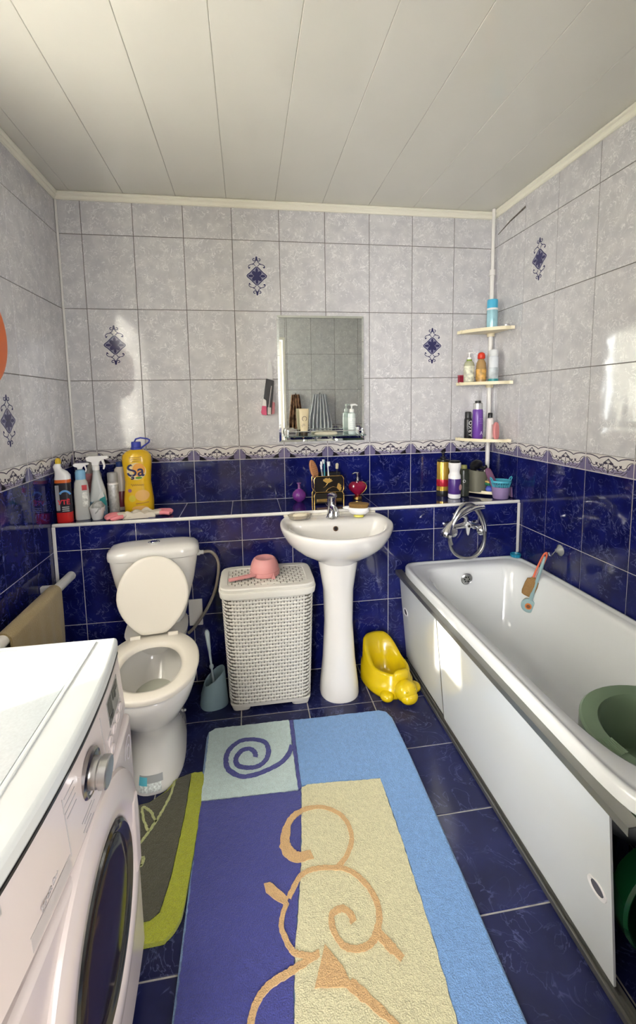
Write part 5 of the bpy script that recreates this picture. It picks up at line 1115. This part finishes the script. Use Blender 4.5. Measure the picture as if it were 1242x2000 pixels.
# rubber gloves
def glove(label, loc, rz, flip):
    t = thing('rubber_glove', label, 'glove', loc, rz, 'rubber gloves on the ledge')
    CW = M('glove_cream', (.66, .60, .50), .5); PKG = M('glove_pink', (.80, .25, .28), .4)
    mb = MB(); nx, ny = 22, 10; V = []
    for i in range(nx+1):
        u = i/nx; wd = .034+.012*u
        for j in range(ny+1):
            v = j/ny-.5; x = .04+u*.115; y = v*2*wd
            z = .010+.012*math.sin(u*7+flip)*math.cos(v*5)+.010*math.cos(v*9+u*5+flip)+.014*u*(1-u)*2
            V.append((x, y, max(.0012, z)))
    k = len(V); V += [(x, y, 0.0003) for x, y, z in V]; F = []
    for i in range(nx):
        for j in range(ny):
            a = i*(ny+1)+j; F.append((a, a+ny+1, a+ny+2, a+1)); F.append((k+a, k+a+1, k+a+ny+2, k+a+ny+1))
    for i in range(nx):
        a = i*(ny+1); F.append((a, k+a, k+a+ny+1, a+ny+1)); a += ny; F.append((a, a+ny+1, k+a+ny+1, k+a))
    for j in range(ny):
        F.append((j, j+1, k+j+1, k+j)); a = nx*(ny+1)+j; F.append((a, k+a, k+a+1, a+1))
    mb.add(V, F); mb.obj('cuff', CW, t, ang=60)
    mb = MB(); mb.ell((.035, 0, .016), (.030, .034, .014), 18, 10); mb.obj('palm', CW, t)
    for q, (y, L, a) in enumerate(((-.024, .034, -.18), (-.008, .042, -.05), (.009, .040, .06), (.024, .030, .2))):
        mb = MB(); mb.tube([(.02, y, .016), (.0, y*1.05, .017), (-L*.6, y*1.1+a*.02, .015), (-L*.92, y*1.15+a*.04, .012), (-L, y*1.15+a*.04, .0115)], [.010, .0105, .0105, .009, .004], 10); mb.obj('finger', PKG, t)
    mb = MB(); mb.tube([(.040, -.03, .014), (.02, -.044, .014), (-.004, -.052, .012), (-.012, -.054, .0115)], [.010, .0105, .010, .004], 10); mb.obj('thumb', PKG, t)
glove('pink fingered rubber glove pointing left on the ledge', (.262, -.286, L0), .18, 0.4)
glove('pink fingered rubber glove pointing right on the ledge', (.490, -.250, L0), PI+.1, 2.1)
# ================================================================== left wall: pipe, towel, orange basin
t = thing('heating_pipe', 'white heating pipe along the left wall', 'pipe', (.068, 0, .598))
MB().tube([(0, -LD-.001, 0), (0, -1.40, .012)], .021, 18).obj('pipe_run', WHITE_TRIM, t)
for y in (-.50, -1.2):
    mb = MB(); mb.box(-.067, -.012, y-.012, y+.012, -.012, .016); mb.obj('bracket', WHITE_TRIM, t, bevel=.003)
def towel(name, label, mat, y0, y1, cx, cz, r, drop_f, drop_b, th=.008, waves=5, amp=.006):
    mb = MB(); n = 40; prof = []
    for k in range(8): prof.append((r, -drop_f*(1-k/8)))
    for k in range(13): a = PI*k/12; prof.append((r*math.cos(a), r*math.sin(a)))
    for k in range(1, 9): prof.append((-r, -drop_b*k/8))
    m_ = len(prof); V = []
    for s_ in (0, 1):
        for i in range(n+1):
            u = i/n; y = y0+(y1-y0)*u
            for (px, pz) in prof:
                f = min(1, max(0, -pz)/.25); o_ = amp*f*math.sin(u*waves*2*PI+pz*6)
                rr = 1+(th/r if s_ else 0); sx = px*(rr if pz >= 0 else 1)+(0 if pz >= 0 else math.copysign(th if s_ else 0, px)); sz = pz*rr if pz > 0 else pz
                V.append((cx+sx+o_, y+.012*f*math.sin(pz*9+u*3), cz+sz))
    F = []; K = (n+1)*m_
    for s_ in (0, 1):
        for i in range(n):
            for j in range(m_-1):
                a = s_*K+i*m_+j; q = (a, a+1, a+m_+1, a+m_); F.append(q if s_ == 0 else q[::-1])
    for i in range(n):
        for j in (0, m_-1):
            a = i*m_+j; F.append((a, a+m_, K+a+m_, K+a))
    for j in range(m_-1):
        for i in (0, n): a = i*m_+j; F.append((a, a+1, K+a+1, K+a))
    mb.add(V, F); return tag(mb.obj(name, mat, None, ang=70), label, 'towel')
towel('hand_towel', 'mustard brown towel hung over the white pipe', M('mustard_terry', (.36, .27, .12), .95, bump=.5, bscale=300, sheen=.3), -.955, -.535, .068, .600, .023, .40, .30)
t = thing('plastic_basin', 'orange plastic basin hanging flat on the left wall', 'basin', (.0015, -.93, 1.625), rot=(0, PI/2, 0))
OR = M('orange_plastic', (.78, .15, .01), .35)
MB().lathe([(.205, .0), (.210, .004), (.206, .012), (.185, .016), (.172, .075), (.150, .083), (0, .084)], 56).obj('basin_body', OR, t)
mb = MB(); mb.tube([(-.19, -.02, .012), (-.215, -.01, .012), (-.215, .01, .012), (-.19, .02, .012)], .004, 8); mb.obj('hanging_loop', OR, t)
# chipped tile joint high on the right wall
mb = MB(); mb.loft([[(W-.0012, y, z) for y, z in ((-.045, 2.318), (-.16, 2.344), (-.30, 2.362), (-.30, 2.374), (-.16, 2.352), (-.045, 2.322))], [(W-.0002, y, z) for y, z in ((-.045, 2.318), (-.16, 2.344), (-.30, 2.362), (-.30, 2.374), (-.16, 2.352), (-.045, 2.322))]]); mb.obj('chipped_joint', M('chip_dark', (.10, .085, .07), .9, var=.5, vscale=60), wr)
# ================================================================== hook with bath brushes on the right wall
t = thing('suction_hook', 'clear suction hook on the blue right wall', 'hook', (W-.0015, -.674, .677), rot=(0, 0, 0))
mb = MB(); mb.lathe([(.026, 0), (.027, .003), (.018, .010), (.010, .018), (.008, .024), (0, .025)], 28); mb.obj('suction_cup', M('clear_rubber', (.55, .57, .55), .1, trans=.6), t, (0, 0, 0), (0, -PI/2, 0))
mb = MB(); mb.tube([(-.022, 0, 0), (-.034, .0, -.012), (-.042, .002, -.024), (-.052, .004, -.022), (-.056, .005, -.008)], .0035, 8); mb.obj('hook', CHROME, t)
def bath_brush(name, label, tip, loc, kind):
    dv = Vector(loc)-Vector(tip)
    za = dv.normalized(); ya = Vector((.62, .78, 0)); ya = (ya-za*ya.dot(za)).normalized(); xa = ya.cross(za)
    t = thing(name, label, 'bath brush', loc, rot=Matrix((xa, ya, za)).transposed().to_euler())
    if kind == 0:
        CO = M('coral_handle', (.75, .16, .08), .35)
        for s_ in (-1, 1):
            mb = MB(); mb.tube(spline([(0, 0, 0), (s_*.007, 0, -.02), (s_*.009, 0, -.08), (s_*.007, 0, -.15)], 5), .0042, 8); mb.obj('handle_rod', CO, t)
        mb = MB(); mb.tube([(-.004, .004, -.03), (.003, .004, -.09), (-.002, .004, -.15)], .003, 7); mb.obj('pink_strap', M('pink_strap', (.75, .40, .38), .5), t)
        mb = MB(); mb.lathe([(.010, -.145), (.016, -.155), (.028, -.162), (.032, -.185), (.031, -.232), (.024, -.246), (0, -.248)], 22, sy=.6); mb.xf(lambda x, y, z: (x+.0018*math.sin(z*700), y, z)); mb.obj('brush_head', M('tan_bristles', (.42, .24, .09), .9, bump=1, bscale=220), t)
    else:
        SB = M('pale_aqua_plastic', (.34, .50, .52), .35)
        mb = MB(); mb.tube(spline([(0, 0, 0), (0, 0, -.05), (0, 0, -.13), (0, 0, -.20), (0, .0, -.235)], 4), [.007]*4+[.008]*4+[.007]*4+[.009]*5, 10); mb.obj('handle', SB, t)
        mb = MB(); mb.tube([(0, -.008, -.262), (0, .012, -.262)], .034, 28); hd = mb.obj('brush_head', SB, t, bevel=.004)
        mb = MB(); mb.tube([(0, .012, -.262), (0, .030, -.262)], [.030, .031], 26); mb.obj('bristles', M('cream_bristles', (.72, .66, .46), .9, bump=1, bscale=260), hd)
        mb = MB(); mb.tube([(0, -.0085, -.262), (0, -.012, -.262)], .015, 22); q = mb.obj('orange_button', M('orange_button', (.72, .22, .05), .4), hd)
        mb = MB(); mb.tube([(0, -.0121, -.262), (0, -.0135, -.262)], .009, 20); mb.obj('button_centre', M('brown_centre', (.22, .09, .04), .5), q)
bath_brush('back_brush', 'coral handled brush with tan bristles hanging from hook', (2.240, -.585, .40), (2.300, -.655, .664), 0)
bath_brush('back_brush', 'pale aqua round brush with orange button hanging from hook', (2.222, -.600, .28), (2.298, -.648, .640), 1)
t, o = lathe_thing('soap_cup', 'small blue round soap cup on the tub corner', 'cup', (2.318, -.380, .5475), [('cup_body', [(.022, 0), (.026, .002), (.028, .016), (.026, .018), (.022, .006), (0, .005)], M('cyan_plastic', (.01, .22, .36), .3)), ('cup_plug', [(.015, .0052), (.014, .010), (0, .011)], M('cyan_plug', (.02, .28, .42), .3))])
# ================================================================== towels on the front wall (seen in the mirror)
def hang(name, label, mats, x0, x1, ztop, zbot, waves, depth, cat):
    t = thing(name, label, cat, ((x0+x1)/2, FRONT, ztop))
    mb = MB(); n, m_ = 60, 14; V = []; hw = (x1-x0)/2
    for s_ in (0, 1):
        for i in range(n+1):
            u = i/n*2-1
            for j in range(m_+1):
                v = j/m_; sq = .55+.45*min(1, v*1.6); x = u*hw*sq
                y = .020+depth*(.35+.65*v)*(1+math.sin(i/n*waves*2*PI+v*1.5))*.5+(.006 if s_ else 0); V.append((x, y, -(ztop-zbot)*v+.02*math.sin(u*5)*v))
    K = (n+1)*(m_+1); F = []
    for s_ in (0, 1):
        for i in range(n):
            for j in range(m_):
                a = s_*K+i*(m_+1)+j; q = (a, a+m_+1, a+m_+2, a+1); F.append(q[::-1] if s_ else q)
    mb.add(V, F); mb.obj('cloth', mats, t, ang=70)
    mb = MB(); mb.tube([(0, .002, .0), (0, .03, .0), (0, .045, .012)], .006, 8); mb.obj('peg', CHROME, t)
hang('hanging_towel', 'pale grey towel hanging on the front wall, seen in mirror', M('grey_white_terry', (.62, .63, .68), .95), 1.56, 1.80, 1.475, 1.02, 6, .06, 'towel')
hang('hanging_robe', 'brown striped cloth hanging by the door, seen in mirror', M('brown_cloth', (.26, .14, .08), .9, var=.9, vscale=22), 1.35, 1.50, 1.475, 1.04, 4, .05, 'cloth')
